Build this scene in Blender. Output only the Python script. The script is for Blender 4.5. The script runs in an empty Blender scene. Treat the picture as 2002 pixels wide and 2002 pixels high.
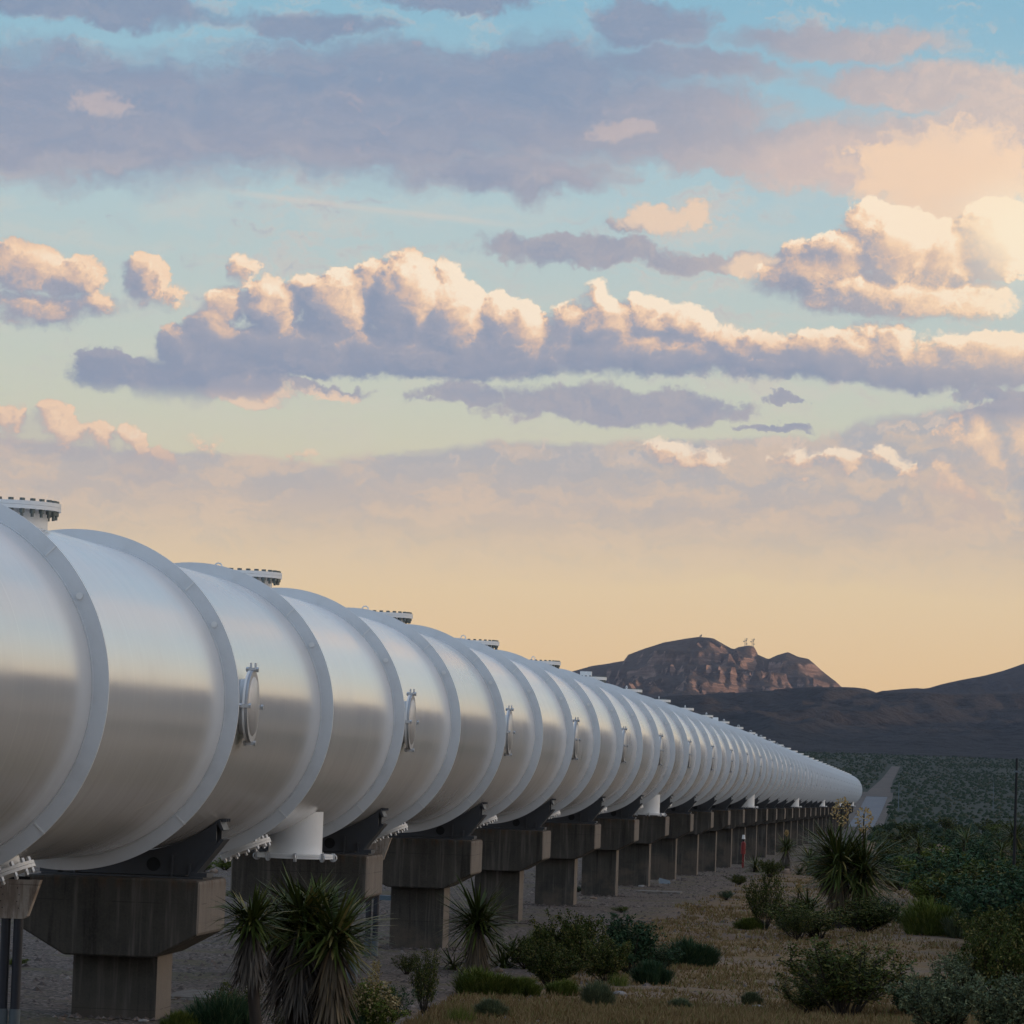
import bpy, bmesh, math, random
import numpy as np
from math import pi, sin, cos, radians, sqrt, atan2, asin
from mathutils import Vector, Matrix, noise as mnoise

C = bpy.context.scene.collection
SC = bpy.context.scene
R = random.Random(7)

# ------------------------------------------------------------------ camera
F_PX, ROLL, YAW, PITCH, CAM_X, SZ = 7800.0, 0.034805, 0.104918, 0.062497, 8.9806, 2002.0
_Fw = Vector((-sin(YAW) * cos(PITCH), cos(YAW) * cos(PITCH), sin(PITCH)))
_Rt = Vector((cos(YAW), sin(YAW), 0)); _Up = _Rt.cross(_Fw)
_R2 = _Rt * cos(ROLL) + _Up * sin(ROLL); _U2 = _Up * cos(ROLL) - _Rt * sin(ROLL)
EYE = Vector((CAM_X, 0, 0))
cd = bpy.data.cameras.new("camera"); cam = bpy.data.objects.new("camera", cd); C.objects.link(cam)
cd.sensor_width = 36; cd.lens = F_PX / SZ * 36; cd.clip_start = 0.3; cd.clip_end = 60000
m = Matrix((_R2, _U2, -_Fw)).transposed().to_4x4(); m.translation = EYE
cam.matrix_world = m; SC.camera = cam

def ray(px, py):
    return _Fw * F_PX + _R2 * (px - 1001) - _U2 * (py - 1001)
def azel(px, py):
    v = ray(px, py).normalized(); return atan2(v.x, v.y), asin(v.z)

# ------------------------------------------------------------------ colour helpers
def lin(r, g, b):
    f = lambda c: (c / 255 / 12.92) if c / 255 <= .04045 else ((c / 255 + .055) / 1.055) ** 2.4
    return (f(r), f(g), f(b), 1)

class NT:
    """small helper round a node tree"""
    def __init__(s, tree): s.t = tree; s.n = tree.nodes; s.l = tree.links
    def new(s, kind, **kw):
        nd = s.n.new(kind)
        for k, v in kw.items(): setattr(nd, k, v)
        return nd
    def put(s, sock, v):
        if v is None: return
        if isinstance(v, bpy.types.NodeSocket): s.l.new(v, sock)
        else: sock.default_value = v
    def m(s, op, a, b=None, c=None, clamp=False):
        nd = s.new('ShaderNodeMath', operation=op, use_clamp=clamp)
        s.put(nd.inputs[0], a); s.put(nd.inputs[1], b); s.put(nd.inputs[2], c); return nd.outputs[0]
    def v(s, op, a, b=None, c=None, out=0):
        nd = s.new('ShaderNodeVectorMath', operation=op)
        s.put(nd.inputs[0], a); s.put(nd.inputs[1], b); s.put(nd.inputs[2], c); return nd.outputs[out]
    def comb(s, x, y, z=0.0):
        nd = s.new('ShaderNodeCombineXYZ'); s.put(nd.inputs[0], x); s.put(nd.inputs[1], y); s.put(nd.inputs[2], z); return nd.outputs[0]
    def sep(s, v):
        nd = s.new('ShaderNodeSeparateXYZ'); s.put(nd.inputs[0], v); return nd.outputs
    def noise(s, vec, scale, detail=3.0, rough=.5, dist=0.0, color=False):
        nd = s.new('ShaderNodeTexNoise'); s.put(nd.inputs['Vector'], vec); nd.inputs['Scale'].default_value = scale
        nd.inputs['Detail'].default_value = detail; nd.inputs['Roughness'].default_value = rough; nd.inputs['Distortion'].default_value = dist
        return nd.outputs['Color' if color else 'Fac']
    def vor(s, vec, scale, feature='F1', out='Distance'):
        nd = s.new('ShaderNodeTexVoronoi', feature=feature); s.put(nd.inputs['Vector'], vec); nd.inputs['Scale'].default_value = scale
        return nd.outputs[out]
    def ss(s, x, a, b, lo=0.0, hi=1.0):
        nd = s.new('ShaderNodeMapRange', interpolation_type='SMOOTHSTEP'); s.put(nd.inputs[0], x)
        s.put(nd.inputs[1], a); s.put(nd.inputs[2], b); s.put(nd.inputs[3], lo); s.put(nd.inputs[4], hi); return nd.outputs[0]
    def mix(s, f, a, b, mode='MIX'):
        nd = s.new('ShaderNodeMix', data_type='RGBA', blend_type=mode); s.put(nd.inputs[0], f); s.put(nd.inputs[6], a); s.put(nd.inputs[7], b); return nd.outputs[2]
    def ramp(s, f, stops, interp='LINEAR'):
        nd = s.new('ShaderNodeValToRGB'); cr = nd.color_ramp; cr.interpolation = interp
        while len(cr.elements) < len(stops): cr.elements.new(.5)
        for e, (p, c) in zip(cr.elements, stops): e.position = p; e.color = c
        s.put(nd.inputs[0], f); return nd.outputs[0]

# ------------------------------------------------------------------ sun direction
SUN_AZ, SUN_EL = radians(74), radians(4.2)            # azimuth measured from +Y towards +X
sun_dir = Vector((sin(SUN_AZ) * cos(SUN_EL), cos(SUN_AZ) * cos(SUN_EL), sin(SUN_EL)))
K = 78.0                                             # sky units: one unit = 1/78 rad

# ------------------------------------------------------------------ world
W = bpy.data.worlds.new("World"); SC.world = W; W.use_nodes = True
w = NT(W.node_tree)
for n_ in list(w.n): w.n.remove(n_)
tc = w.new('ShaderNodeTexCoord'); D = tc.outputs['Generated']
dx, dy, dz = w.sep(D)
az = w.m('ARCTAN2', dx, dy); el = w.m('ARCSINE', dz)
P = w.comb(w.m('MULTIPLY', az, K), w.m('MULTIPLY', el, K))
U, V, _ = w.sep(P)

def uv(px, py):
    a, e = azel(px, py); return a * K, e * K

def blob_field(g, vec, blobs, height=False):
    """union of soft ellipses placed in azimuth and elevation"""
    acc = None
    for (bx, by, rx, ry) in blobs:
        cu, cv = uv(bx, by); ix, iy = 100 / rx, 100 / ry
        vv = g.v('MULTIPLY_ADD', vec, (ix, iy, 0), (-cu * ix, -cv * iy, 0))
        q = g.v('DOT_PRODUCT', vv, vv, out=1)
        if height:
            rr = min(rx, ry) / 100; rr2 = rr * rr
            q = g.m('MULTIPLY_ADD', q, -rr2, rr2)
        acc = q if acc is None else g.m('MAXIMUM' if height else 'MINIMUM', acc, q)
    return acc

PUFFS = [
 # long middle cumulus
 (474,538,34,42),(440,600,60,48),(415,650,62,60),(530,600,64,66),(604,570,48,46),(660,600,86,80),(732,566,58,60),(792,524,44,40),
 (800,590,92,90),(874,552,44,50),(884,625,84,84),(970,622,66,60),(1008,650,80,70),(640,682,262,62),(900,690,300,60),
 (1163,590,34,50),(1120,632,66,46),(1190,640,76,60),(1262,622,70,52),(1336,640,76,52),(1395,668,78,40),(1250,690,250,55),
 (1500,698,176,52),(1640,698,176,58),(1745,664,52,44),(1700,650,44,36),(1838,682,84,38),(1950,705,150,60),(1850,724,264,50),
 # ragged lower left tails
 (284,540,52,52),(310,582,56,34),(200,722,78,48),(280,738,86,46),(360,688,72,58),(420,734,150,60),(370,758,180,40),
 # left edge cloud
 (44,524,108,56),(134,542,92,46),(70,600,124,42),(165,588,92,36),
 # big bright cloud on the right
 (1706,440,66,56),(1650,500,86,60),(1764,480,96,84),(1856,500,92,74),(1604,520,104,58),(1950,470,90,90),(1556,546,110,44),
 (1740,574,240,54),(1900,590,110,40),
 # bright heads along the low bank
 (18,846,55,63),(100,848,68,66),(176,864,68,48),(250,872,42,45),(276,910,86,43),(392,872,44,25),(560,894,53,21),
 (1290,892,60,35),(1352,898,66,35),(1424,906,48,21),(1560,906,60,30),(1640,906,71,33),(1732,900,60,28),
 (1850,960,77,84),(1900,1002,71,40),(1796,942,48,48),(1930,878,116,81),(1990,858,93,81),
]
SHEET_TOP = [(150,222,640,142),(700,222,520,144),(1060,205,360,140),(1270,240,300,92),(1500,292,360,56),(1850,300,360,90),(1700,330,300,60),(1810,165,260,46),(1950,240,150,60),
 (1340,130,220,40),(1000,345,250,44),(200,14,300,34),(620,48,160,34),(1280,52,140,46),(1650,78,240,38),(900,6,150,20)]
SHEET_MID = [(1150,492,270,34),(1400,508,200,28),(1520,522,70,22),(1300,424,110,38),(1240,440,80,24),(1850,360,220,130),
 (1150,792,290,46),(900,772,80,34),(1300,802,200,34),(1540,786,40,13),(1510,842,70,10),(1980,784,130,22),(620,756,130,16),(480,768,110,22)]
SHEET_LOW = [(0,980,500,128),(320,1000,520,124),(720,1030,560,118),(1050,1005,520,142),(1300,1000,420,140),(1560,1000,520,142),(1920,980,420,190)]

# puff group: soft height of the cumulus heads with cauliflower detail
G = bpy.data.node_groups.new("cumulus_height", 'ShaderNodeTree')
G.interface.new_socket("Vector", in_out='INPUT', socket_type='NodeSocketVector')
G.interface.new_socket("Height", in_out='OUTPUT', socket_type='NodeSocketFloat')
g = NT(G); gi = g.new('NodeGroupInput'); go = g.new('NodeGroupOutput')
wob = g.v('SUBTRACT', g.noise(gi.outputs[0], 1.4, 7.0, .70, color=True), (.5, .5, .5))
gp = g.v('MULTIPLY_ADD', wob, (.78, .62, 0), gi.outputs[0])
hh = blob_field(g, gp, PUFFS, True)
vb = g.vor(g.v('MULTIPLY', gp, (1, 1.25, 0)), 2.6, 'SMOOTH_F1')
bil = g.m('MULTIPLY_ADD', vb, -.11, .045)
fine = g.m('MULTIPLY_ADD', g.noise(gp, 4.5, 6.0, .68), .17, -.085)
hh = g.m('ADD', hh, g.m('ADD', bil, fine))
g.l.new(hh, go.inputs[0])
def puff(vec):
    nd = w.new('ShaderNodeGroup'); nd.node_tree = G; w.put(nd.inputs[0], vec); return nd.outputs[0]

# clear-sky gradient by elevation (kept to what the photograph shows, deeper blue overhead)
skyc = w.ramp(w.m('DIVIDE', V, 80.0, clamp=True), [
 (0.0, lin(238,192,130)), (1.6/80, lin(240,201,144)), (3.6/80, lin(237,209,162)), (5.3/80, lin(221,210,174)), (6.9/80, lin(206,210,188)),
 (8.8/80, lin(192,206,199)), (11/80, lin(176,202,207)), (14.8/80, lin(134,183,205)), (24/80, lin(122,166,202)), (1.0, lin(112,148,190))])
nsky = w.new('ShaderNodeTexSky'); nsky.sky_type = 'NISHITA'; nsky.sun_disc = False
nsky.sun_elevation = SUN_EL; nsky.sun_rotation = SUN_AZ; nsky.altitude = 1200; nsky.air_density = 1.0; nsky.dust_density = 1.2
nis = w.v('SCALE', nsky.outputs[0]); nis.node.inputs[3].default_value = 0.10
skyc = w.mix(0.06, skyc, nis)
# warmth and brightness towards the low sun, dimmer away from it
sdot = w.v('DOT_PRODUCT', D, tuple(sun_dir), out=1)
toward = w.ss(sdot, -.3, .97)
warmU = w.ss(U, -16.0, 3.5)                          # 0 on the far side of the frame, 1 at the sunny side
noiseW = w.v('SUBTRACT', w.noise(P, .8, 7.0, .66, color=True), (.5, .5, .5))
Pw = w.v('MULTIPLY_ADD', noiseW, (3.0, 1.25, 0), P)
Pst = w.v('MULTIPLY', Pw, (.42, 1.5, 1))             # stretched sideways: layered cloud
nst = w.noise(Pst, 1.1, 6.0, .6)
nsm = w.noise(Pw, 2.3, 5.0, .6)

PEACH = [(1300,424,130,44),(1505,520,110,32),(1210,252,60,22),(1700,330,330,70),(50,534,120,52),(60,616,120,30),(480,766,110,28),(650,772,80,22),(440,590,60,40),(195,205,56,40),(1900,592,200,34),(1760,470,200,120),(1880,985,130,62)]
peachf = w.ss(w.m('SUBTRACT', 1.0, blob_field(w, Pw, PEACH)), -.1, .75)
wn_ = w.noise(w.v('MULTIPLY', Pw, (.55, 1.35, 1)), 1.9, 8.0, .72)
wl_ = w.noise(P, .34, 2.0, .5)
aW = w.m('MULTIPLY', w.ss(w.m('MULTIPLY_ADD', wl_, .55, wn_), .78, .98), w.m('MULTIPLY', w.ss(V, 5.6, 8.5), .62))
cW = w.mix(w.ss(wn_, .52, .68), lin(206,196,188), lin(158,166,182))
cW = w.mix(w.m('MULTIPLY', warmU, .45), cW, lin(238,208,182))
skyw = w.mix(aW, skyc, cW)
# upper sheet
q = blob_field(w, Pw, SHEET_TOP)
aTop = w.ss(w.m('ADD', w.m('SUBTRACT', 1.0, q), w.m('MULTIPLY_ADD', w.m('MULTIPLY_ADD', nsm, .5, nst), 1.3, -.70)), -.08, .95, 0, .94)
vgrad = w.ss(V, 14.6, 11.2)
cTop = w.mix(w.m('MULTIPLY_ADD', vgrad, .55, w.m('MULTIPLY_ADD', nst, 1.2, -.74), clamp=True), lin(126,144,170), lin(164,160,172))
cTop = w.mix(w.m('MULTIPLY', w.ss(w.m('SUBTRACT', U, w.m('MULTIPLY', w.m('SUBTRACT', V, 11.5), .9)), -9.5, 2.5), w.m('MULTIPLY_ADD', nsm, .9, .42), clamp=True), cTop, lin(232,205,184))
pinkspot = w.ss(nsm, .58, .74, 0, .22)
cTop = w.mix(pinkspot, cTop, lin(208,180,176))
cTop = w.mix(w.m('MULTIPLY', w.ss(wn_, .40, .66), .14), cTop, lin(196,190,190))
cTop = w.mix(w.m('MULTIPLY', peachf, .35), cTop, lin(226,196,180))
col = w.mix(aTop, skyw, cTop)
# thin veil everywhere in the mid sky
veil = w.m('MULTIPLY', w.ss(nst, .42, .75, 0, .35), w.m('MULTIPLY', w.ss(V, 4.0, 8.0), w.ss(V, 13.0, 10.0)))
col = w.mix(veil, col, lin(214,203,190))
# contrail, faint
ca, cb = uv(430, 372), uv(1050, 446)
lx, ly = cb[0] - ca[0], cb[1] - ca[1]; ll = sqrt(lx * lx + ly * ly)
dist = w.m('ADD', w.m('MULTIPLY', w.m('SUBTRACT', U, ca[0]), -ly / ll), w.m('MULTIPLY', w.m('SUBTRACT', V, ca[1]), lx / ll))
along = w.m('ADD', w.m('MULTIPLY', w.m('SUBTRACT', U, ca[0]), lx / ll / ll), w.m('MULTIPLY', w.m('SUBTRACT', V, ca[1]), ly / ll / ll))
tr = w.m('MULTIPLY', w.ss(w.m('ABSOLUTE', dist), .11, .0, 0, .30), w.m('MULTIPLY', w.ss(along, -.05, .15), w.ss(along, 1.1, .7)))
col = w.mix(tr, col, lin(226,206,190))
# low hazy bank
q = blob_field(w, w.v('MULTIPLY_ADD', noiseW, (1.6, .5, 0), P), SHEET_LOW)
aLow = w.m('MULTIPLY', w.ss(V, 3.0, 5.2), w.ss(w.m('ADD', w.m('SUBTRACT', 1.0, q), w.m('MULTIPLY_ADD', w.m('MULTIPLY_ADD', nsm, .5, nst), .62, -.42)), -.02, .22, 0, .92))
low_t = w.ss(V, 3.3, 6.4)
cLow = w.mix(low_t, lin(222,191,158), lin(172,173,177))
cLow = w.mix(w.ss(nst, .42, .62, 0, .75), cLow, lin(222,194,166))
cLow = w.mix(w.ss(wn_, .48, .62, 0, .35), cLow, lin(170,170,172))
cLow = w.mix(w.m('MULTIPLY', w.ss(V, 5.0, 6.6), w.ss(nsm, .50, .66, 0, .55)), cLow, lin(236,208,182))
cLow = w.mix(w.m('MULTIPLY', peachf, .7), cLow, lin(240,206,164))
col = w.mix(aLow, col, cLow)
# middle flat clouds
q = blob_field(w, Pw, SHEET_MID)
aMid = w.ss(w.m('ADD', w.m('SUBTRACT', 1.0, q), w.m('MULTIPLY_ADD', nsm, 1.3, -.62)), .0, .62, 0, .90)
cMid = w.mix(w.m('MULTIPLY_ADD', nsm, 1.6, -.45, clamp=True), lin(138,148,170), lin(186,174,172))
cMid = w.mix(w.m('MULTIPLY', w.ss(U, -7.0, 1.8), w.ss(V, 7.3, 10.4), clamp=True), cMid, lin(248,215,182))
cMid = w.mix(w.m('MULTIPLY', peachf, .85), cMid, lin(246,212,178))
col = w.mix(aMid, col, cMid)
# cumulus heads, shaded from their own relief
h0 = puff(P)
LD = Vector((.80, .60)) * .26
h1 = puff(w.v('ADD', P, (LD.x, LD.y, 0)))
s0 = w.m('SQRT', w.m('MAXIMUM', h0, 0.0)); s1 = w.m('SQRT', w.m('MAXIMUM', h1, 0.0))
slope = w.m('SUBTRACT', s0, s1)
litf = w.ss(slope, -.20, .30)
aC = w.ss(h0, -.015, w.m('MULTIPLY_ADD', litf, -.11, .17))
# flat bases sit in shade, tops catch the light; brighter towards the sun
flo = w.noise(P, .55, 2.0)
base_t = w.m('MAXIMUM', w.m('MULTIPLY', w.ss(V, 7.35, 8.9), w.ss(V, 10.4, 9.6)), w.m('MAXIMUM', w.m('MULTIPLY', w.ss(V, 9.7, 10.6), 1.0), w.m('MULTIPLY', w.ss(V, 5.3, 6.1), w.ss(V, 7.2, 6.6))))
lit2 = w.m('MULTIPLY', litf, w.m('MULTIPLY_ADD', base_t, .85, .14))
lit2 = w.m('MULTIPLY', lit2, w.ss(U, -22.0, -6.0, .62, 1.12))
gu, gv = uv(1990, 455)
gd = w.v('LENGTH', w.v('MULTIPLY', w.v('SUBTRACT', P, (gu, gv, 0)), (1, 1.1, 0)), out=1)
lit2 = w.m('ADD', lit2, w.m('MULTIPLY', w.ss(gd, 4.6, .6, 0, .55), w.m('MULTIPLY_ADD', litf, .6, .4)))
lit2 = w.m('ADD', lit2, w.m('ADD', w.m('MULTIPLY', peachf, .16), w.m('MULTIPLY', w.ss(wn_, .50, .66), .16)))
lit2 = w.m('MULTIPLY_ADD', w.m('SUBTRACT', nsm, .5), .36, lit2, clamp=True)
cC = w.ramp(lit2, [(0, lin(134,147,168)), (.28, lin(158,160,172)), (.50, lin(212,184,166)), (.74, lin(246,210,174)), (1, lin(254,234,206))])
cC = w.mix(w.m('MULTIPLY', w.ss(U, -4.0, 4.0, 0, .55), w.m('MULTIPLY_ADD', base_t, .6, .2)), cC, lin(255,224,180))
cC = w.mix(w.ss(V, 7.2, 5.2, 0, .28), cC, lin(224,192,160))
lowb = w.ss(V, 7.15, 6.7)
aC = w.m('MULTIPLY', aC, w.m('SUBTRACT', 1.0, w.m('MULTIPLY', w.m('MULTIPLY', lowb, .75), w.ss(lit2, .50, .12))))
col = w.mix(aC, col, cC)
# glow of the hidden sun at the right edge of the picture
gu, gv = uv(1990, 455)
gd = w.v('LENGTH', w.v('MULTIPLY', w.v('SUBTRACT', P, (gu, gv, 0)), (1, 1.1, 0)), out=1)
glow = w.ss(gd, 2.6, .1); glow2 = w.m('POWER', glow, 3.2)
col = w.mix(w.m('MULTIPLY', glow2, .72), col, (1.0, .86, .62, 1))
# rest of the dome (outside the picture): broken cloud
inside = w.m('MULTIPLY', w.m('MULTIPLY', w.ss(U, 5.5, 3.6), w.ss(U, -22.5, -20.5)), w.m('MULTIPLY', w.ss(V, 19.0, 16.4), w.ss(V, 2.55, 3.3)))
Dn = w.v('MULTIPLY', D, (1, 1, 2.6))
nb = w.noise(Dn, 2.2, 5.0, .6)
aB = w.m('MULTIPLY', w.ss(nb, .46, .60, 0, .85), w.ss(dz, .05, .16))
cB = w.mix(toward, lin(158,170,194), lin(244,214,188))
colF, colD = col, w.mix(aB, skyc, cB)
# brighter, warmer sky on the sun's side beyond the frame; dimmer and bluer behind the camera
gl = w.m('MULTIPLY', w.m('MULTIPLY', w.m('POWER', w.m('MAXIMUM', sdot, 0.0), 3.0), w.m('MULTIPLY', w.ss(U, 4.5, 24.0), w.ss(dz, .75, .12))), .85)
back = w.m('MULTIPLY', w.ss(w.v('DOT_PRODUCT', D, (-.35, -.94, 0), out=1), -.35, .75), .78)
backc = w.mix(w.ss(dz, 0.0, .5), lin(206,212,220), lin(172,196,220))
lower = w.ss(dz, -.004, -.05)
def finish(c):
    c = w.mix(gl, c, (2.45, 1.95, 1.45, 1))
    c = w.mix(back, c, backc)
    return w.mix(lower, c, lin(60,52,46))
wo = w.new('ShaderNodeOutputWorld')
bg1 = w.new('ShaderNodeBackground'); bg1.inputs[1].default_value = 1.09; w.put(bg1.inputs[0], finish(colD))      # dome with broken cloud
bg2 = w.new('ShaderNodeBackground'); bg2.inputs[1].default_value = 1.09; w.put(bg2.inputs[0], finish(colF))      # the cloud banks of the view
mxs = w.new('ShaderNodeMixShader'); w.put(mxs.inputs[0], inside); w.l.new(bg1.outputs[0], mxs.inputs[1]); w.l.new(bg2.outputs[0], mxs.inputs[2])
w.l.new(mxs.outputs[0], wo.inputs[0])
W.cycles.sampling_method = 'MANUAL'; W.cycles.sample_map_resolution = 512

# ------------------------------------------------------------------ sun lamp
sl = bpy.data.lights.new("sun", 'SUN'); sl.energy = 4.2; sl.angle = radians(.5); sl.color = (1.0, .60, .36)
so = bpy.data.objects.new("sun", sl); C.objects.link(so); so.rotation_euler = sun_dir.to_track_quat('Z', 'Y').to_euler()
SC.view_settings.view_transform = 'Standard'; SC.view_settings.look = 'None'
SC.view_settings.exposure = 0; SC.view_settings.gamma = 1
SC.cycles.max_bounces = 6; SC.cycles.diffuse_bounces = 2; SC.cycles.glossy_bounces = 3; SC.cycles.volume_bounces = 0
SC.cycles.use_adaptive_sampling = True; SC.cycles.adaptive_threshold = .015; SC.cycles.adaptive_min_samples = 8

# ------------------------------------------------------------------ object helpers
def tag(o, label=None, cat=None, group=None, kind=None):
    if label: o['label'] = label
    if cat: o['category'] = cat
    if group: o['group'] = group
    if kind: o['kind'] = kind
    return o
def empty(name, loc=(0, 0, 0), rz=0.0):
    o = bpy.data.objects.new(name, None); C.objects.link(o); o.location = loc; o.rotation_euler = (0, 0, rz)
    o.empty_display_size = .1; return o
def copy_tree(o, parent=None):
    c = o.copy(); C.objects.link(c)
    if parent: c.parent = parent; c.matrix_parent_inverse = o.matrix_parent_inverse
    for ch in list(o.children): copy_tree(ch, c)
    return c

class MB:
    """collects vertices and faces; build() links them as one mesh object"""
    def __init__(s): s.v = []; s.f = []; s.mi = []; s.cur = 0
    def add(s, vs, fs):
        o = len(s.v); s.v += [tuple(v) for v in vs]; s.f += [tuple(i + o for i in f) for f in fs]; s.mi += [s.cur] * len(fs)
    def box(s, x0, x1, y0, y1, z0, z1):
        s.add([(x0,y0,z0),(x1,y0,z0),(x1,y1,z0),(x0,y1,z0),(x0,y0,z1),(x1,y0,z1),(x1,y1,z1),(x0,y1,z1)],
              [(0,3,2,1),(4,5,6,7),(0,1,5,4),(1,2,6,5),(2,3,7,6),(3,0,4,7)])
    def prism(s, pts, y0, y1):
        """pts in x,z (counter-clockwise seen from -y), extruded in y"""
        n = len(pts); vs = [(x, y0, z) for x, z in pts] + [(x, y1, z) for x, z in pts]
        s.add(vs, [tuple(range(n)), tuple(range(2 * n - 1, n - 1, -1))] + [(i, i + n, (i + 1) % n + n, (i + 1) % n) for i in range(n)])
    def tube(s, a, b, ra, rb=None, n=16, caps=True):
        rb = ra if rb is None else rb; a, b = Vector(a), Vector(b); d = (b - a).normalized()
        u = d.orthogonal().normalized(); q = d.cross(u)
        vs = [a + (u * cos(2*pi*i/n) + q * sin(2*pi*i/n)) * ra for i in range(n)] + [b + (u * cos(2*pi*i/n) + q * sin(2*pi*i/n)) * rb for i in range(n)]
        fs = [(i, (i + 1) % n, (i + 1) % n + n, i + n) for i in range(n)]
        if caps: fs += [tuple(range(n - 1, -1, -1)), tuple(range(n, 2 * n))]
        s.add(vs, fs)
    def ring(s, c, axis, ri, ro, t, n=64):
        """flat washer: centre c, axis vector, inner and outer radius, thickness t along the axis"""
        c, d = Vector(c), Vector(axis).normalized(); u = d.orthogonal().normalized(); q = d.cross(u); vs = []
        for (r, k) in ((ri, 0), (ro, 0), (ro, t), (ri, t)):
            vs += [c + d * k + (u * cos(2*pi*i/n) + q * sin(2*pi*i/n)) * r for i in range(n)]
        fs = []
        for k in range(4):
            a, b = k * n, ((k + 1) % 4) * n
            fs += [(a + i, b + i, b + (i + 1) % n, a + (i + 1) % n) for i in range(n)]
        s.add(vs, fs)
    def torus(s, c, axis, r, t, n=20, k=6):
        c, d = Vector(c), Vector(axis).normalized(); u = d.orthogonal().normalized(); q = d.cross(u); vs = []
        for i in range(n):
            e = u * cos(2*pi*i/n) + q * sin(2*pi*i/n)
            for j in range(k): vs.append(c + e * (r + t * cos(2*pi*j/k)) + d * t * sin(2*pi*j/k))
        s.add(vs, [(i*k+j, ((i+1)%n)*k+j, ((i+1)%n)*k+(j+1)%k, i*k+(j+1)%k) for i in range(n) for j in range(k)])
    def build(s, name, mats, parent=None, smooth=None):
        me = bpy.data.meshes.new(name); me.from_pydata(s.v, [], s.f)
        for mt in (mats if isinstance(mats, (list, tuple)) else [mats]): me.materials.append(mt)
        if any(s.mi): me.polygons.foreach_set('material_index', s.mi)
        me.validate(); me.update()
        if smooth is not None:
            me.polygons.foreach_set('use_smooth', [True] * len(me.polygons))
            if smooth < 180: me.set_sharp_from_angle(angle=radians(smooth))
        o = bpy.data.objects.new(name, me); C.objects.link(o)
        if parent: o.parent = parent
        return o

def mat(name, color=(.5, .5, .5, 1), rough=.8, metal=0.0, spec=.5):
    mt = bpy.data.materials.new(name); mt.use_nodes = True; t = NT(mt.node_tree)
    b = mt.node_tree.nodes['Principled BSDF']; b.inputs['Base Color'].default_value = color
    b.inputs['Roughness'].default_value = rough; b.inputs['Metallic'].default_value = metal; b.inputs['Specular IOR Level'].default_value = spec
    return mt, t, b
def bump(t, b, hgt, strength=.3, dist=.02):
    nd = t.new('ShaderNodeBump'); nd.inputs['Strength'].default_value = strength; nd.inputs['Distance'].default_value = dist
    t.put(nd.inputs['Height'], hgt); t.l.new(nd.outputs[0], b.inputs['Normal'])

# ------------------------------------------------------------------ profiles along the line (eye level = 0, camera at y = 0)
A = 6.7431; Y0 = 34.727                                # ring spacing, first ring in view
_tz = [(-80,-1.47),(0,-1.46),(44,-1.445),(60,-1.43),(73,-1.43),(87,-1.445),(100,-1.465),(114,-1.50),(128,-1.55),(143,-1.605),(157,-1.66),(171.6,-1.73),(185,-1.805),(216,-2.03),(307,-2.69),(397,-3.33),(500,-4.07),(600,-4.8)]
def tub(y):                                           # axis height
    return float(np.interp(y, [a for a, _ in _tz], [b for _, b in _tz])) + 1.945
_gz = [(-120,-1.7),(0,-2.35),(20,-2.66),(45,-3.04),(58,-3.24),(72,-3.42),(86,-3.43),(99,-3.52),(114,-3.70),(127,-3.77),(141,-3.93),(156,-4.16),(171,-4.32),
       (184,-4.47),(250,-5.0),(320,-5.5),(400,-6.0),(480,-6.4),(540,-6.5),(660,-6.3),(906,-5.0),(1200,-1.0),(1500,4.),(2000,12.),(2500,20.),(3400,34.),(40000,200.)]
_gy = np.array([a for a, _ in _gz]); _gh = np.array([b for _, b in _gz])
def ground(x, y):
    z = float(np.interp(y, _gy, _gh))
    if y < 400:
        k = min(1.0, max(0.0, (400 - y) / 120))
        z += k * (.10 * mnoise.noise(Vector((x * .16, y * .16, 0))) + .035 * mnoise.noise(Vector((x * .7, y * .7, 3.)))) * min(1, abs(x) / 3 + .25)
        if x > 9: z += k * .004 * min(x - 9, 40)
    elif abs(x) > 12:
        z += min(1.0, (y - 400) / 300) * .5 * mnoise.noise(Vector((x * .012, y * .012, 0)))
    return z
def ground_at(px, py):
    """where the line of sight through a spot of the photograph meets the ground"""
    d = ray(px, py); d = d / d.y; y = 25.0
    while y < 2500:
        p = EYE + d * y
        if p.z <= ground(p.x, p.y): break
        y *= 1.004
    return Vector((p.x, p.y, ground(p.x, p.y)))
def scale_at(y): return F_PX / y                      # photo pixels per metre

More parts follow.
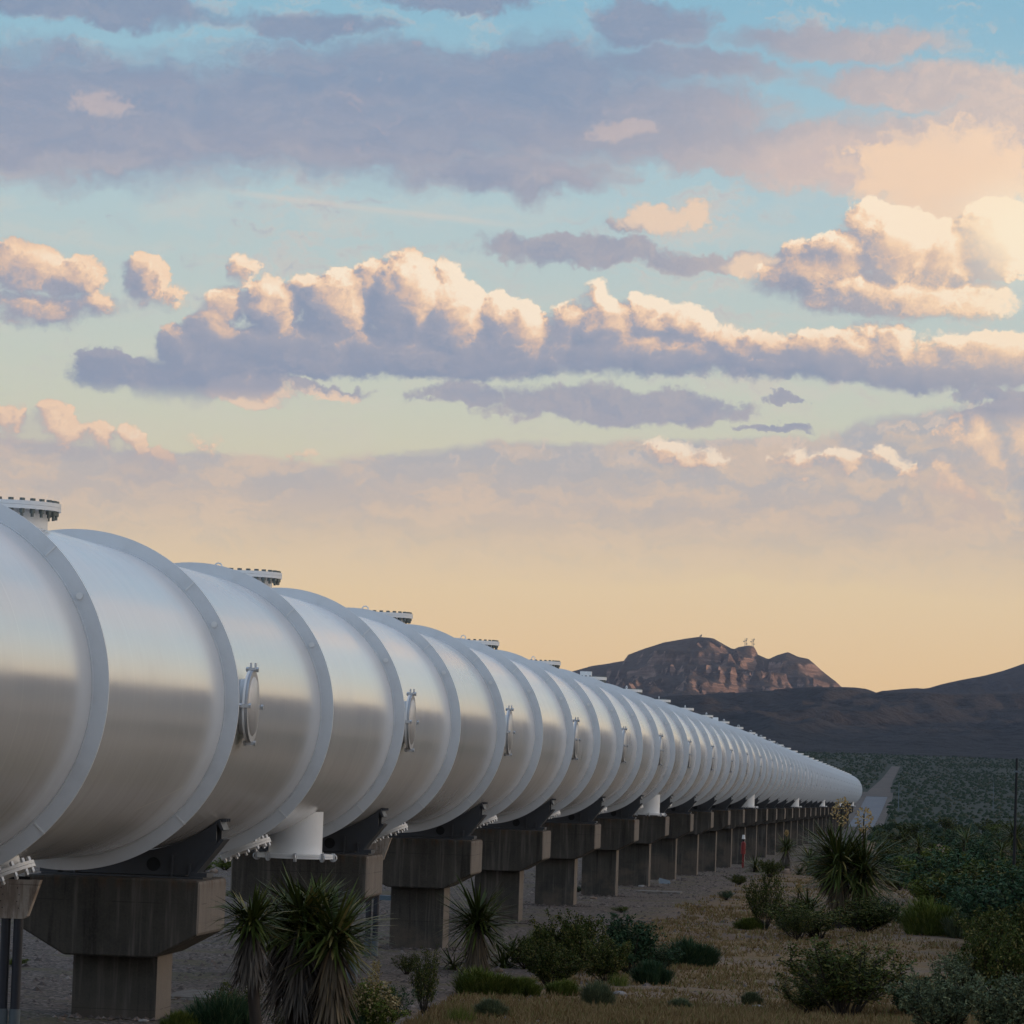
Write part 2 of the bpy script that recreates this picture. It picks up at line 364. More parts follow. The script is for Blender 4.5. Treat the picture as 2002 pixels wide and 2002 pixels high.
# ------------------------------------------------------------------ materials of the line
def on_shell(px, py, r=1.652):
    d = ray(px, py); d = d / d.y; y = 20.0; zc = tub(40)
    while y < 60:
        p = EYE + d * y
        if p.x ** 2 + (p.z - tub(p.y)) ** 2 < r * r: break
        y += .005
    return y, atan2(p.z - .5, p.x)
SCRA = (on_shell(262, 1585), on_shell(357, 1539))
def steel_paint():
    mt, t, b = mat("white_gloss_steel", (.78, .78, .78, 1), .22, .38, .8)
    tc = t.new('ShaderNodeTexCoord'); ob = tc.outputs['Object']
    x, y, z = t.sep(ob)
    ang = t.m('ARCTAN2', t.m('SUBTRACT', z, .5), x)
    cyl = t.comb(t.m('MULTIPLY', ang, 1.2), t.m('MULTIPLY', y, 1.0), 0.0)
    streak = t.noise(t.v('MULTIPLY', cyl, (1.1, 55, 1)), 1.0, 3.0, .65)           # brushed bands running round the shell
    streak2 = t.noise(t.v('MULTIPLY', cyl, (.7, 7, 1)), 1.0, 4.0, .6)
    blot = t.noise(ob, .9, 4.0, .6)
    # circumferential weld seams inside every bay
    fr = t.m('FRACT', t.m('DIVIDE', t.m('SUBTRACT', y, Y0), A))
    idx = t.m('FLOOR', t.m('DIVIDE', t.m('SUBTRACT', y, Y0), A))
    wn = t.new('ShaderNodeTexWhiteNoise', noise_dimensions='1D'); t.put(wn.inputs['W'], idx); rnd = wn.outputs['Value']
    seam = None
    for k, (f0, wd) in enumerate(((.34, .0022), (.58, .0030), (.79, .0018), (.12, .0015))):
        pos = t.m('MULTIPLY_ADD', rnd, .10 * (1 if k % 2 else -1), f0)
        e = t.ss(t.m('ABSOLUTE', t.m('SUBTRACT', fr, pos)), wd * 1.4, wd * .3)
        seam = e if seam is None else t.m('MAXIMUM', seam, e)
    base = t.mix(t.ss(streak2, .3, .75, 0, .30), (.86, .865, .875, 1), (.76, .762, .77, 1))
    base = t.mix(t.m('MULTIPLY', t.ss(blot, .5, .8), .22), base, (.56, .53, .49, 1))
    # dust and run-off that has settled low on the shell
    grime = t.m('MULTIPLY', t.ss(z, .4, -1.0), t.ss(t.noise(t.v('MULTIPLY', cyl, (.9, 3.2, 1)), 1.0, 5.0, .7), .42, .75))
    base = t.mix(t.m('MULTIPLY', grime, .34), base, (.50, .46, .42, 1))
    base = t.mix(t.m('MULTIPLY', seam, .75), base, (.92, .92, .92, 1))
    # every bay was painted on its own: small tone steps; scuffs and short scratches
    tone = t.m('MULTIPLY_ADD', rnd, .18, .86); base = t.v('SCALE', base); base.node.inputs[3].default_value = 1; t.l.new(tone, base.node.inputs[3])
    scr = t.vor(t.v('MULTIPLY', t.comb(t.m('ADD', t.m('MULTIPLY', ang, 1.7), t.m('MULTIPLY', y, .55)), t.m('SUBTRACT', y, t.m('MULTIPLY', ang, .8)), 0.0), (.55, 5.0, 1)), .8, 'DISTANCE_TO_EDGE')
    scrm = t.m('MULTIPLY', t.ss(scr, .006, .001), t.ss(t.noise(cyl, .8, 3.0, .6), .60, .66))
    base = t.mix(t.m('MULTIPLY', scrm, .5), base, (.9, .9, .88, 1))
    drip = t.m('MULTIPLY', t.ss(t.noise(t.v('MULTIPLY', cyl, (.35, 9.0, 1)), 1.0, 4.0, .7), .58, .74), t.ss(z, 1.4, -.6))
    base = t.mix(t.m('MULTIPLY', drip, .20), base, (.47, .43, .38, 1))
    # the long pale scrape on the second bay
    ya_, aa_ = SCRA[0]; yb_, ab_ = SCRA[1]; ex, ey = yb_ - ya_, ab_ - aa_; L2 = ex * ex + ey * ey
    qx, qy = t.m('SUBTRACT', y, ya_), t.m('SUBTRACT', ang, aa_)
    tt = t.m('DIVIDE', t.m('ADD', t.m('MULTIPLY', qx, ex), t.m('MULTIPLY', qy, ey)), L2, clamp=True)
    dd_ = t.m('SQRT', t.m('ADD', t.m('POWER', t.m('SUBTRACT', qx, t.m('MULTIPLY', tt, ex)), 2.0), t.m('POWER', t.m('SUBTRACT', qy, t.m('MULTIPLY', tt, ey)), 2.0)))
    base = t.mix(t.ss(dd_, .010, .002, 0, .9), base, (.92, .90, .86, 1))
    t.put(b.inputs['Base Color'], base)
    t.put(b.inputs['Roughness'], t.m('MULTIPLY_ADD', streak, .10, t.m('MULTIPLY_ADD', blot, .16, .07)))
    hgt = t.m('ADD', t.m('MULTIPLY', streak, .35), t.m('ADD', t.m('MULTIPLY', seam, 1.0), t.m('MULTIPLY', streak2, .55)))
    bump(t, b, hgt, .06, .004)
    return mt
M_SHELL = steel_paint()
def paint(name, c, rough=.55, dirt=(.5, .46, .4, 1), amt=.3, metal=0.0, scale=2.2):
    mt, t, b = mat(name, c, rough, metal)
    tc = t.new('ShaderNodeTexCoord'); ob = tc.outputs['Object']
    n1 = t.noise(ob, scale, 5.0, .65); n2 = t.noise(ob, scale * 9, 3.0, .6)
    base = t.mix(t.m('MULTIPLY', t.ss(n1, .42, .78), amt), c, dirt)
    base = t.mix(t.m('MULTIPLY', t.ss(n2, .55, .8), amt * .5), base, dirt)
    t.put(b.inputs['Base Color'], base); t.put(b.inputs['Roughness'], t.m('MULTIPLY_ADD', n2, .25, rough - .12))
    bump(t, b, n2, .15, .003)
    return mt
M_RING = paint("matt_white_flange", (.72, .735, .75, 1), .6, (.50, .49, .47, 1), .35)
M_COVER = paint("dull_steel_cover", (.46, .47, .49, 1), .42, (.36, .34, .32, 1), .4, .5)
M_WHITE = paint("white_enamel", (.84, .84, .83, 1), .4, (.55, .5, .43, 1), .25)
M_BOLT = paint("galvanised_bolt", (.16, .19, .19, 1), .45, (.1, .08, .06, 1), .5, .6, 12)
M_BOLTW = paint("zinc_nut", (.62, .64, .66, 1), .35, (.3, .25, .2, 1), .4, .5, 12)
M_SADDLE = paint("dark_grey_steel", (.055, .060, .070, 1), .5, (.05, .04, .03, 1), .4)
M_HOLE = paint("black_rubber", (.008, .008, .009, 1), .8, (.02, .02, .02, 1), .3)
M_POST = paint("dark_blue_steel", (.014, .016, .026, 1), .5, (.03, .03, .03, 1), .4)
M_BLUE = paint("grey_blue_steel", (.085, .125, .16, 1), .5, (.08, .08, .07, 1), .3)
M_SLEEVE = paint("pale_blue_pipe", (.10, .125, .14, 1), .55, (.08, .07, .06, 1), .4)
def concrete(name, c0, c1, streaks=.5):
    mt, t, b = mat(name, c0, .9, 0, .3)
    tc = t.new('ShaderNodeTexCoord'); ob = tc.outputs['Object']; oi = t.new('ShaderNodeObjectInfo')
    p = t.v('ADD', ob, t.comb(t.m('MULTIPLY', oi.outputs['Random'], 40), 0.0, 0.0))
    n1 = t.noise(p, 1.6, 6.0, .65); n2 = t.noise(p, 38, 4.0, .7)
    st = t.noise(t.v('MULTIPLY', p, (9, 9, .45)), 1.0, 4.0, .6)                  # rain streaks down the faces
    pits = t.ss(t.vor(p, 16), .10, .04)
    col = t.mix(t.ss(n1, .3, .7), c0, c1)
    col = t.mix(t.m('MULTIPLY', t.ss(st, .52, .72), streaks), col, (c1[0] * 1.9, c1[1] * 1.9, c1[2] * 1.95, 1))
    col = t.mix(t.m('MULTIPLY', t.ss(st, .46, .30), streaks), col, (c0[0] * .5, c0[1] * .5, c0[2] * .5, 1))
    col = t.mix(t.ss(n2, .35, .75, 0, .35), col, (c1[0] * 1.4, c1[1] * 1.35, c1[2] * 1.3, 1))
    col = t.mix(t.m('MULTIPLY', pits, .5), col, (.02, .02, .02, 1))
    oz = t.sep(ob)[2]; fz = t.m('FRACT', t.m('MULTIPLY_ADD', oz, 1 / .61, .93)); joint = t.ss(t.m('ABSOLUTE', t.m('SUBTRACT', fz, .5)), .012, .004)   # formwork joints
    joint = t.m('MULTIPLY', joint, t.ss(t.noise(p, 3.0, 3.0, .6), .42, .55))
    col = t.mix(t.m('MULTIPLY', joint, .55), col, (.025, .022, .02, 1))
    rust = t.m('MULTIPLY', t.ss(oz, -.16, -.01), t.ss(t.noise(t.v('MULTIPLY', p, (6, 6, 1)), 1.0, 4.0, .7), .45, .62)); col = t.mix(t.m('MULTIPLY', rust, .6), col, (.10, .055, .030, 1))
    soil = t.m('MULTIPLY', t.ss(oz, -1.30, -1.75), t.ss(n1, .35, .6)); col = t.mix(t.m('MULTIPLY', soil, .45), col, (.15, .11, .08, 1))
    t.put(b.inputs['Base Color'], col)
    bump(t, b, t.m('SUBTRACT', n2, t.m('MULTIPLY', pits, .8)), .5, .012)
    return mt
M_CONC = concrete("stained_shade_concrete", (.044, .040, .034, 1), (.078, .069, .058, 1), .9)  # run-off stains, with the shade of the line-facing sides put into the tone
M_END = concrete("lit_formed_concrete", (.155, .132, .110, 1), (.20, .170, .142, 1), .2)  # paler copy: light on the end faces put into the colour
M_SLAB = concrete("dusty_slab", (.15, .135, .12, 1), (.20, .18, .16, 1), 0)
M_CONC2 = concrete("pale_tan_concrete", (.38, .33, .28, 1), (.44, .38, .33, 1), .1)

# ------------------------------------------------------------------ the tube: one thing, its flanges, hatches and nozzles are parts
RS, RF = 1.652, 1.80
tube = tag(empty("steel_tube", (0, 0, 0)), "long glossy white steel vacuum tube with ribbed flanges resting on concrete piers", "tube")
K0, K1 = -9, 65
def build_shell():
    n = 160; b = MB(); ys = []
    for k in range(K0, K1):
        ya = Y0 + A * k
        ys += [ya + A * f for f in ((0, .25, .5, .75) if k < 12 else (0, .5))]
    ys.append(Y0 + A * K1)
    for y in ys:
        c = tub(y) - 0.0
        b.v += [(RS * cos(2*pi*i/n), y, c + RS * sin(2*pi*i/n)) for i in range(n)]
    for j in range(len(ys) - 1):
        o, p = j * n, (j + 1) * n
        b.f += [(o + i, o + (i + 1) % n, p + (i + 1) % n, p + i) for i in range(n)]; b.mi += [0] * n
    b.f.append(tuple(range(n))); b.mi.append(0)
    o = (len(ys) - 1) * n; b.f.append(tuple(range(o + n - 1, o - 1, -1))); b.mi.append(0)
    ob = b.build("shell", M_SHELL, tube, 40)
    for p_ in ob.data.polygons: p_.flip() if False else None
    return ob
shell = build_shell()
def ring_mesh(n, detail=True):
    b = MB(); t = .030
    b.ring((0, 0, 0), (0, 1, 0), RS - .01, RF, t, n)
    if detail:
        b.torus((0, -.002, 0), (0, 1, 0), RS + .004, .009, n, 5)      # weld bead, catches the light
    return b
def ring_extras(b):
    b.cur = 1
    for a_ in (45, 135, 225, 315):                  # splice welds between the quarter rings
        u = Vector((cos(radians(a_)), 0, sin(radians(a_)))); q = Vector((-u.z, 0, u.x))
        pts = [u * (RS + .02) - q * .007, u * (RF + .002) - q * .007, u * (RF + .002) + q * .007, u * (RS + .02) + q * .007]
        b.add([(p.x, -.006, p.z) for p in pts] + [(p.x, .034, p.z) for p in pts], [(0,1,2,3),(7,6,5,4),(0,4,5,1),(1,5,6,2),(2,6,7,3),(3,7,4,0)])
    b.cur = 0
rb_ = ring_mesh(192); ring_extras(rb_)
ring0 = rb_.build("stiffener_flange", [M_RING, M_WHITE], tube, 30)
pb = MB(); a_ = radians(29); pc = Vector((cos(a_), 0, sin(a_))) * 1.722
pb.tube(pc + Vector((0, -.012, 0)), pc + Vector((0, .045, 0)), .032, n=14)
hole_disc0 = pb.build("lit_hole_disc", M_WHITE, ring0, 40)  # white disc painted for a through-hole showing the lit shell behind
rings = {}
for k in range(K0, K1 + 1):
    y = Y0 + A * k
    if k == K0: r_ = ring0
    else:
        r_ = ring0.copy(); C.objects.link(r_)
        if k < 26:
            c_ = hole_disc0.copy(); C.objects.link(c_); c_.parent = r_
    r_.parent = tube; r_.location = (0, y - .015, tub(y)); rings[k] = r_

# side hatch: nozzle, flange, hinged cover with clamps; axis +x, origin on the tube axis.
# near hatches and manholes carry every clamp and bolt as a piece of its own; far ones keep them in the cover's mesh
def line_up(near, far, ks, off, place=None):
    """copies of the near and the far pattern along the tube"""
    used = {}
    for k in ks:
        pat = near if k <= 6 else far
        o = pat if not used.get(pat.name) else copy_tree(pat, tube); used[pat.name] = True
        y = Y0 + A * k + off; o.location = (place or 0, y, tub(y))
        if pat.get('spin'): o.rotation_euler = (0, 0, k * .13)
def hatch(near):
    b = MB(); b.tube((RS - .06, 0, 0), (1.705, 0, 0), .295, n=40, caps=False); b.ring((1.700, 0, 0), (1, 0, 0), .285, .39, .026, 48); o = b.build("side_hatch", M_WHITE, tube, 35)
    c = MB(); c.tube((1.730, 0, 0), (1.756, 0, 0), .39, n=48); c.tube((1.756, 0, 0), (1.775, 0, 0), .32, .29, n=40)
    cl = []
    for a in (90, 0, -90, 180):
        k = MB(); p = Vector((0, cos(radians(a)), sin(radians(a)))); e = p * .398
        k.tube(Vector((1.66, 0, 0)) + e, Vector((1.80, 0, 0)) + e, .014, n=10)
        k.tube(Vector((1.665, 0, 0)) + e, Vector((1.70, 0, 0)) + e, .028, n=6); k.tube(Vector((1.775, 0, 0)) + e, Vector((1.80, 0, 0)) + e, .028, n=6)
        k.box(1.70, 1.775, e.y - .02, e.y + .02, e.z - .02, e.z + .02)
        cl.append(k)
    e = MB()
    for dx in (1.715, 1.765): e.tube((dx, 0, .38), (dx, 0, .47), .013, n=8)
    e.box(1.70, 1.775, -.06, .06, .388, .418); cl.append(e)
    if not near:
        for k in cl: c.add(k.v, k.f)
    cv = c.build("cover", M_COVER, o, 35)
    if near:
        for k in cl[:4]: k.build("clamp", M_BOLTW, o, 35)
        cl[4].build("hinge", M_BOLTW, o, 35)
    return o
line_up(hatch(True), hatch(False), range(-7, K1, 2), 1.16)

# top manhole: short nozzle, pair of bolted flanges, bolts, lifting eye
def manhole(near):
    b = MB(); b.tube((0, 0, RS - .10), (0, 0, 1.80), .42, n=44, caps=False); b.ring((0, 0, 1.775), (0, 0, 1), .41, .545, .037, 60); o = b.build("top_manhole", M_WHITE, tube, 35)
    c = MB(); c.tube((0, 0, 1.814), (0, 0, 1.852), .545, n=60); c.cur = 1; nb_ = 28; bl = []
    for i in range(nb_):
        k = MB(); a = 2 * pi * (i + .5) / nb_; e = Vector((cos(a), sin(a), 0)) * .500
        k.tube(e + Vector((0, 0, 1.852)), e + Vector((0, 0, 1.878)), .030, n=6); k.tube(e + Vector((0, 0, 1.735)), e + Vector((0, 0, 1.775)), .030, n=6)
        k.tube(e + Vector((0, 0, 1.70)), e + Vector((0, 0, 1.86)), .017, n=6); bl.append(k)
        if not near: c.add(k.v, k.f)
    c.build("blind_flange", [M_WHITE, M_BOLT], o, 35)
    if near:
        for k in bl: k.build("bolt", M_BOLT, o)
    r_ = MB(); r_.torus((-.30, -.1, 1.90), (.3, 1, 0), .050, .010); r_.build("lifting_eye", M_WHITE, o, 60)
    o['spin'] = 1
    return o
line_up(manhole(True), manhole(False), range(-8, K1, 2), .50 * A)

# low inspection nozzle: bolted flange pair square to the shell, 21 degrees from straight down
def low_nozzle(near):
    d = Vector((sin(radians(23)), 0, -cos(radians(23)))); b = MB()
    b.tube(d * (RS - .35), d * 1.84, .22, n=36, caps=False); b.ring(d * 1.835, d, .21, .335, .030, 48)
    o = b.build("low_nozzle", M_WHITE, tube, 35)
    c = MB(); c.tube(d * 1.868, d * 1.898, .335, n=48); c.cur = 1
    u = Vector((0, 1, 0)); q = d.cross(u); bl = []
    for i in range(14):
        k = MB(); a = 2 * pi * (i + .5) / 14; e = (u * cos(a) + q * sin(a)) * .30
        k.tube(e + d * 1.795, e + d * 1.835, .024, n=6); k.tube(e + d * 1.898, e + d * 1.935, .022, n=6); k.tube(e + d * 1.79, e + d * 1.94, .010, n=6); bl.append(k)
        if not near: c.add(k.v, k.f)
    c.build("blind_flange", [M_WHITE, M_BOLTW], o, 35)
    if near:
        for k in bl: k.build("bolt", M_BOLTW, o)
    return o
line_up(low_nozzle(True), low_nozzle(False), range(-8, K1, 2), 1.8, -.25)

# big white vertical nozzle with clamps, at every tenth bay
def drain_parts():
    b = MB(); b.tube((0, 0, -1.25), (0, 0, -1.805), .352, n=48, caps=False); b.ring((0, 0, -1.835), (0, 0, 1), .34, .50, .03, 56)
    o = b.build("bottom_nozzle", M_WHITE, tube, 35)
    c = MB(); c.tube((0, 0, -1.838), (0, 0, -1.865), .50, n=56); c.build("blind_flange", M_WHITE, o, 35)
    for i in range(8):
        k = MB(); a = 2 * pi * (i + .2) / 8; e = Vector((cos(a), sin(a), 0)) * .50
        k.torus(e + Vector((0, 0, -1.85)), (sin(a), -cos(a), 0), .045, .010, 14, 5); k.box(e.x - .02, e.x + .02, e.y - .02, e.y + .02, -1.90, -1.79)
        k.build("clamp", M_BOLTW, o)
    return o
d0_ = drain_parts(); first = True
for i_ in range(7):
    y = 52.0 + 67.431 * i_
    o = d0_ if first else copy_tree(d0_, tube); first = False
    o.location = (.80, y, tub(y))
# small boxes standing on the crown far down the line
first = None
for y in (106.6, 173., 214.):
    b = MB(); z = tub(y)
    if first is None:
        b.box(-.15, .15, -.12, .12, RS - .02, 2.02); first = b.build("sensor_box", M_WHITE, tube)
        o = first
    else: o = first.copy(); C.objects.link(o)
    o.location = (-.1, y, z)

# ------------------------------------------------------------------ concrete piers with steel saddles
ORD = "first second third fourth fifth sixth seventh eighth ninth tenth eleventh twelfth thirteenth fourteenth fifteenth sixteenth seventeenth eighteenth nineteenth twentieth twenty-first twenty-second twenty-third twenty-fourth twenty-fifth twenty-sixth twenty-seventh twenty-eighth twenty-ninth thirtieth thirty-first thirty-second thirty-third".split()
def pier_parts(hcol):
    """origin: centre of the cap's top"""
    root = empty("concrete_pier")
    b = MB(); W2 = 1.0; cw = .48
    b.prism([(-W2, -.60), (-cw - .03, -.875), (cw + .03, -.875), (W2, -.60), (W2, -.025), (W2 - .025, 0), (-W2 + .025, 0), (-W2, -.025)], -.85, .85)
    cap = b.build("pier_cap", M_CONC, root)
    bm = bmesh.new(); bm.from_mesh(cap.data)
    bmesh.ops.bevel(bm, geom=[e for e in bm.edges if abs(e.verts[0].co.y - e.verts[1].co.y) < .01 or True], offset=.02, segments=1, affect='EDGES'); bm.to_mesh(cap.data); bm.free()
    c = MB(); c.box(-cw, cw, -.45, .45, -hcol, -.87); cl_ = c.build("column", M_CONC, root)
    for ob_ in (cap, cl_):                            # stained faces along the line also painted darker as shade, ends paler as lit
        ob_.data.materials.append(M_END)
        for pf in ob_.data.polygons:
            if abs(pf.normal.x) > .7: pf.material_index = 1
    s = MB(); n = 22                                  # saddle: two web plates, cradle strip, base plate and stiffeners
    def arc(r, a0, a1): return [(r * sin(radians(a0 + (a1 - a0) * i / n)), 1.945 - r * cos(radians(a0 + (a1 - a0) * i / n))) for i in range(n + 1)]
    AR = 39
    up = arc(RS + .012, -AR, AR)
    ox, oz = (RS + .15) * sin(radians(AR + 1)), 1.945 - (RS + .15) * cos(radians(AR + 1))
    lower = [(.86, .03), (-.86, .03)]
    outer = [(ox, oz)] + [(ox - .10, oz - .18), (.88, .05)]
    for sy in (-.19, .15):
        poly = [(-x, z) for x, z in reversed(outer)]
        # web drawn as quads between the arc and a lower chain of points
        lowchain = []
        for (x, z) in up:
            ax = abs(x)
            zl = .03 if ax < .76 else .03 + (ax - .76) / (ox - .76) * (oz - .03) * .93
            lowchain.append((x, min(zl, z - .0)))
        m_ = len(up); vs = []
        for yy in (sy, sy + .04): vs += [(x, yy, z) for x, z in up] + [(x, yy, z) for x, z in lowchain]
        fs = []
        for i in range(m_ - 1):
            fs += [(i, i + 1, m_ + i + 1, m_ + i), (2*m_ + i, 3*m_ + i, 3*m_ + i + 1, 2*m_ + i + 1), (i, 2*m_ + i, 2*m_ + i + 1, i + 1), (m_ + i, m_ + i + 1, 3*m_ + i + 1, 3*m_ + i)]
        fs += [(m_-1, 3*m_-1, 4*m_-1, 2*m_-1), (0, m_, 3*m_, 2*m_)]
        s.add(vs, fs)
    # underside plates along both horns, and end plates
    for sg in (-1, 1):
        x0, z0, x1, z1 = .84, .03, 1.19, oz - .10
        xs, zs = (RS + .012) * sin(radians(AR)), 1.945 - (RS + .012) * cos(radians(AR))
        s.add([(sg*.76, -.21, .03), (sg*.76, .21, .03), (sg*(xs+.05), .19, zs-.19), (sg*(xs+.05), -.19, zs-.19), (sg*.79, -.21, .0), (sg*.79, .21, .0), (sg*(xs+.09), .19, zs-.20), (sg*(xs+.09), -.19, zs-.20)],
              [(0,1,2,3),(7,6,5,4),(0,4,5,1),(1,5,6,2),(2,6,7,3),(3,7,4,0)])
        s.add([(sg*(xs-.01), -.19, zs+.01), (sg*(xs-.01), .19, zs+.01), (sg*(xs+.05), .19, zs-.10), (sg*(xs+.05), -.19, zs-.10), (sg*(xs+.03), -.19, zs+.02), (sg*(xs+.03), .19, zs+.02), (sg*(xs+.08), .19, zs-.09), (sg*(xs+.08), -.19, zs-.09)],
              [(0,1,2,3),(7,6,5,4),(0,4,5,1),(1,5,6,2),(2,6,7,3),(3,7,4,0)])
        for yy in (-.13, 0, .13): s.box(min(sg*(xs-.02), sg*(xs+.10)), max(sg*(xs-.02), sg*(xs+.10)), yy - .008, yy + .008, zs + .00, zs + .035)
        for xx in (.56, .76): s.box(sg*xx - .012, sg*xx + .012, -.24, -.19, .02, .26 if xx < .6 else .17)
    s.box(-.93, .93, -.28, .28, .0, .022)
    for sg in (-1, 1): s.box(sg*.86 - .10, sg*.86 + .10, -.22, .22, .022, .07)
    sd = s.build("steel_saddle", M_SADDLE, root)
    for xx in (-.34, .34):
        h = MB(); h.tube((xx, -.19, .15), (xx, -.20, .15), .078, n=20); h.build("access_hole", M_HOLE, sd)
    return root
p0 = pier_parts(2.2)
first = True; PIERS = []
for mI in range(-1, 32):
    y = 44.85 + 2 * A * mI
    o = p0 if first else copy_tree(p0); first = False
    o.location = (0, y, tub(y) - 1.945); PIERS.append((mI, y, o))
    hc = (tub(y) - 1.945) - ground(0, y) + .35
    col_ = [c for c in o.children if c.name.startswith("column")][0]
    if mI > -1: col_.data = col_.data.copy()
    for v in col_.data.vertices:
        if v.co.z < -1.5: v.co.z = -hc
    if mI < 0: lab = "grey concrete pier in front of the nearest whole one, cut off by the picture edge"
    elif mI == 0: lab = "largest and nearest concrete pier, whole hammerhead cap with white run-off streaks in view"
    elif mI == 1: lab = "second concrete pier from the near end, its column hidden behind the big yucca clump"
    elif mI == 2: lab = "third concrete pier from the near end, standing bare between two yuccas"
    else: lab = "concrete pier with hammerhead cap, %s in the row counted from the near end" % ORD[mI]
    tag(o, lab, "pier", "concrete piers carrying the tube")

# ------------------------------------------------------------------ tapered concrete blocks on dark posts in front of two piers
def block(y, lab):
    """origin at the ground"""
    x = -.48; w = 1.06; h = .40; zg = ground(x, y); root = tag(empty("anchor_block", (x, y, zg)), lab, "anchor block", "tapered concrete anchor blocks under the tube")
    b = MB(); zt = tub(y) - 1.87 - zg
    b.prism([(-w*.5, zt-h*.93), (-w*.46, zt-h), (w*.34, zt-h), (w*.385, zt-h*.93), (w*.5, zt), (-w*.5, zt)], -.06, .06); b.build("block", M_CONC2, root)
    d = MB(); d.box(-w*.4, w*.4, -.05, .05, zt, zt + .03)
    for i in range(5):
        for j in range(4):
            px_, pz_ = -w*.36 + i*w*.16 + (j % 2)*.02, zt - h*(.22 + .17*j)
            d.tube((px_, -.063, pz_), (px_, -.06, pz_), .006, n=8)
    d.build("bearing_pad", M_HOLE, root)
    for dx_ in (.18, .31):
        q = MB(); q.tube((dx_, 0, .30), (dx_, 0, zt - h), .050, n=16); pp = q.build("post", M_POST, root, 40)
        q = MB(); q.tube((dx_, 0, -.3), (dx_, 0, .30), .058, n=16); q.build("sleeve", M_SLEEVE, pp, 40)
block(40.2, "pale tan block on dark posts at the picture edge, beside the largest pier")
block(67.2, "pale tan tapered block glimpsed between the second and third pier caps")

# ------------------------------------------------------------------ ground
def build_ground():
    xs = sorted(set([round(-60 + i * 1.0, 2) for i in range(51)] + [round(-10 + i * .25, 3) for i in range(160)] + [30 + i for i in range(40)] + [70 + i * 8 for i in range(40)] + [-60 - i * 12 for i in range(40)] + [400 + i * 300 for i in range(34)] + [-540 - i * 300 for i in range(34)]))
    ys = [-9000, -3000, -1500, -800, -400, -200, -100, -60, -40, -25, -15, -8, 0, 6, 12, 16, 20]
    y = 21.0
    while y < 40000: ys.append(y); y += .35 if y < 90 else (1.0 if y < 190 else (3.5 if y < 450 else y * .03))
    ys = [v for v in ys if v < 10800]; b = MB(); nx = len(xs)
    for y in ys: b.v += [(x, y, ground(x, y)) for x in xs]
    for j in range(len(ys) - 1):
        b.f += [(j*nx+i, j*nx+i+1, (j+1)*nx+i+1, (j+1)*nx+i) for i in range(nx - 1)]
    b.mi = [0] * len(b.f)
    mt, t, bs = mat("desert_ground", (.1, .08, .06, 1), .95, 0, .2)
    geo = t.new('ShaderNodeNewGeometry'); p = geo.outputs['Position']; x, y, z = t.sep(p)
    n1 = t.noise(p, .28, 6.0, .68); n2 = t.noise(p, 2.2, 5.0, .65); n3 = t.noise(p, 14, 4.0, .7); vo = t.vor(p, 15); vo2 = t.vor(p, 15, out='Color')
    sand = t.mix(t.ss(n2, .3, .7), (.155, .108, .074, 1), (.215, .145, .096, 1))
    dry = t.mix(t.ss(n3, .3, .7), (.235, .150, .066, 1), (.16, .092, .048, 1))
    olive = (.125, .112, .042, 1)
    c = t.mix(t.ss(n1, .42, .56), sand, dry)
    c = t.mix(t.m('MULTIPLY', t.ss(t.noise(t.v('ADD', p, (30, 7, 0)), .5, 6.0, .7), .52, .62), .65), c, (.13, .080, .060, 1))
    c = t.mix(t.m('MULTIPLY', t.ss(n2, .5, .7), .5), c, olive)
    # gravel bed along the line
    gx = t.m('ADD', x, t.m('MULTIPLY_ADD', n1, 3.0, -1.5))
    gm = t.ss(gx, 4.0, 2.2)
    stones = t.mix(t.ss(t.sep(vo2)[0], .2, .9), (.130, .100, .082, 1), (.28, .215, .18, 1))
    stones = t.mix(t.ss(vo, .35, .6), stones, (.085, .066, .054, 1))
    stones = t.mix(t.m('MULTIPLY', t.ss(t.noise(p, .55, 5.0, .65), .50, .60), .75), stones, (.120, .098, .050, 1))
    c = t.mix(gm, c, stones)
    # valley floor beyond: creosote plain
    far = t.ss(y, 300, 420)
    nf = t.noise(t.v('MULTIPLY', p, (.05, .02, 0)), 1.0, 5.0, .6); nv = t.vor(t.v('MULTIPLY', p, (1, 1, 0)), .22)
    plain = t.mix(t.ss(nf, .35, .65), (.026, .036, .026, 1), (.046, .048, .036, 1))
    plain = t.mix(t.ss(nv, .75, .35, 0, .55), plain, (.020, .034, .022, 1))
    c = t.mix(far, c, plain)
    t.put(bs.inputs['Base Color'], c)
    c2 = t.mix(t.ss(n3, .25, .75), (.6, .6, .6, 1), (1.35, 1.35, 1.35, 1)); t.put(bs.inputs['Base Color'], t.mix(1.0, c, c2, 'MULTIPLY'))
    bump(t, bs, t.m('ADD', t.m('MULTIPLY', n3, .5), t.m('MULTIPLY', t.m('SUBTRACT', 1.0, vo), .6)), .6, .05)
    return tag(b.build("ground", mt, None, 180), kind='structure')
build_ground()

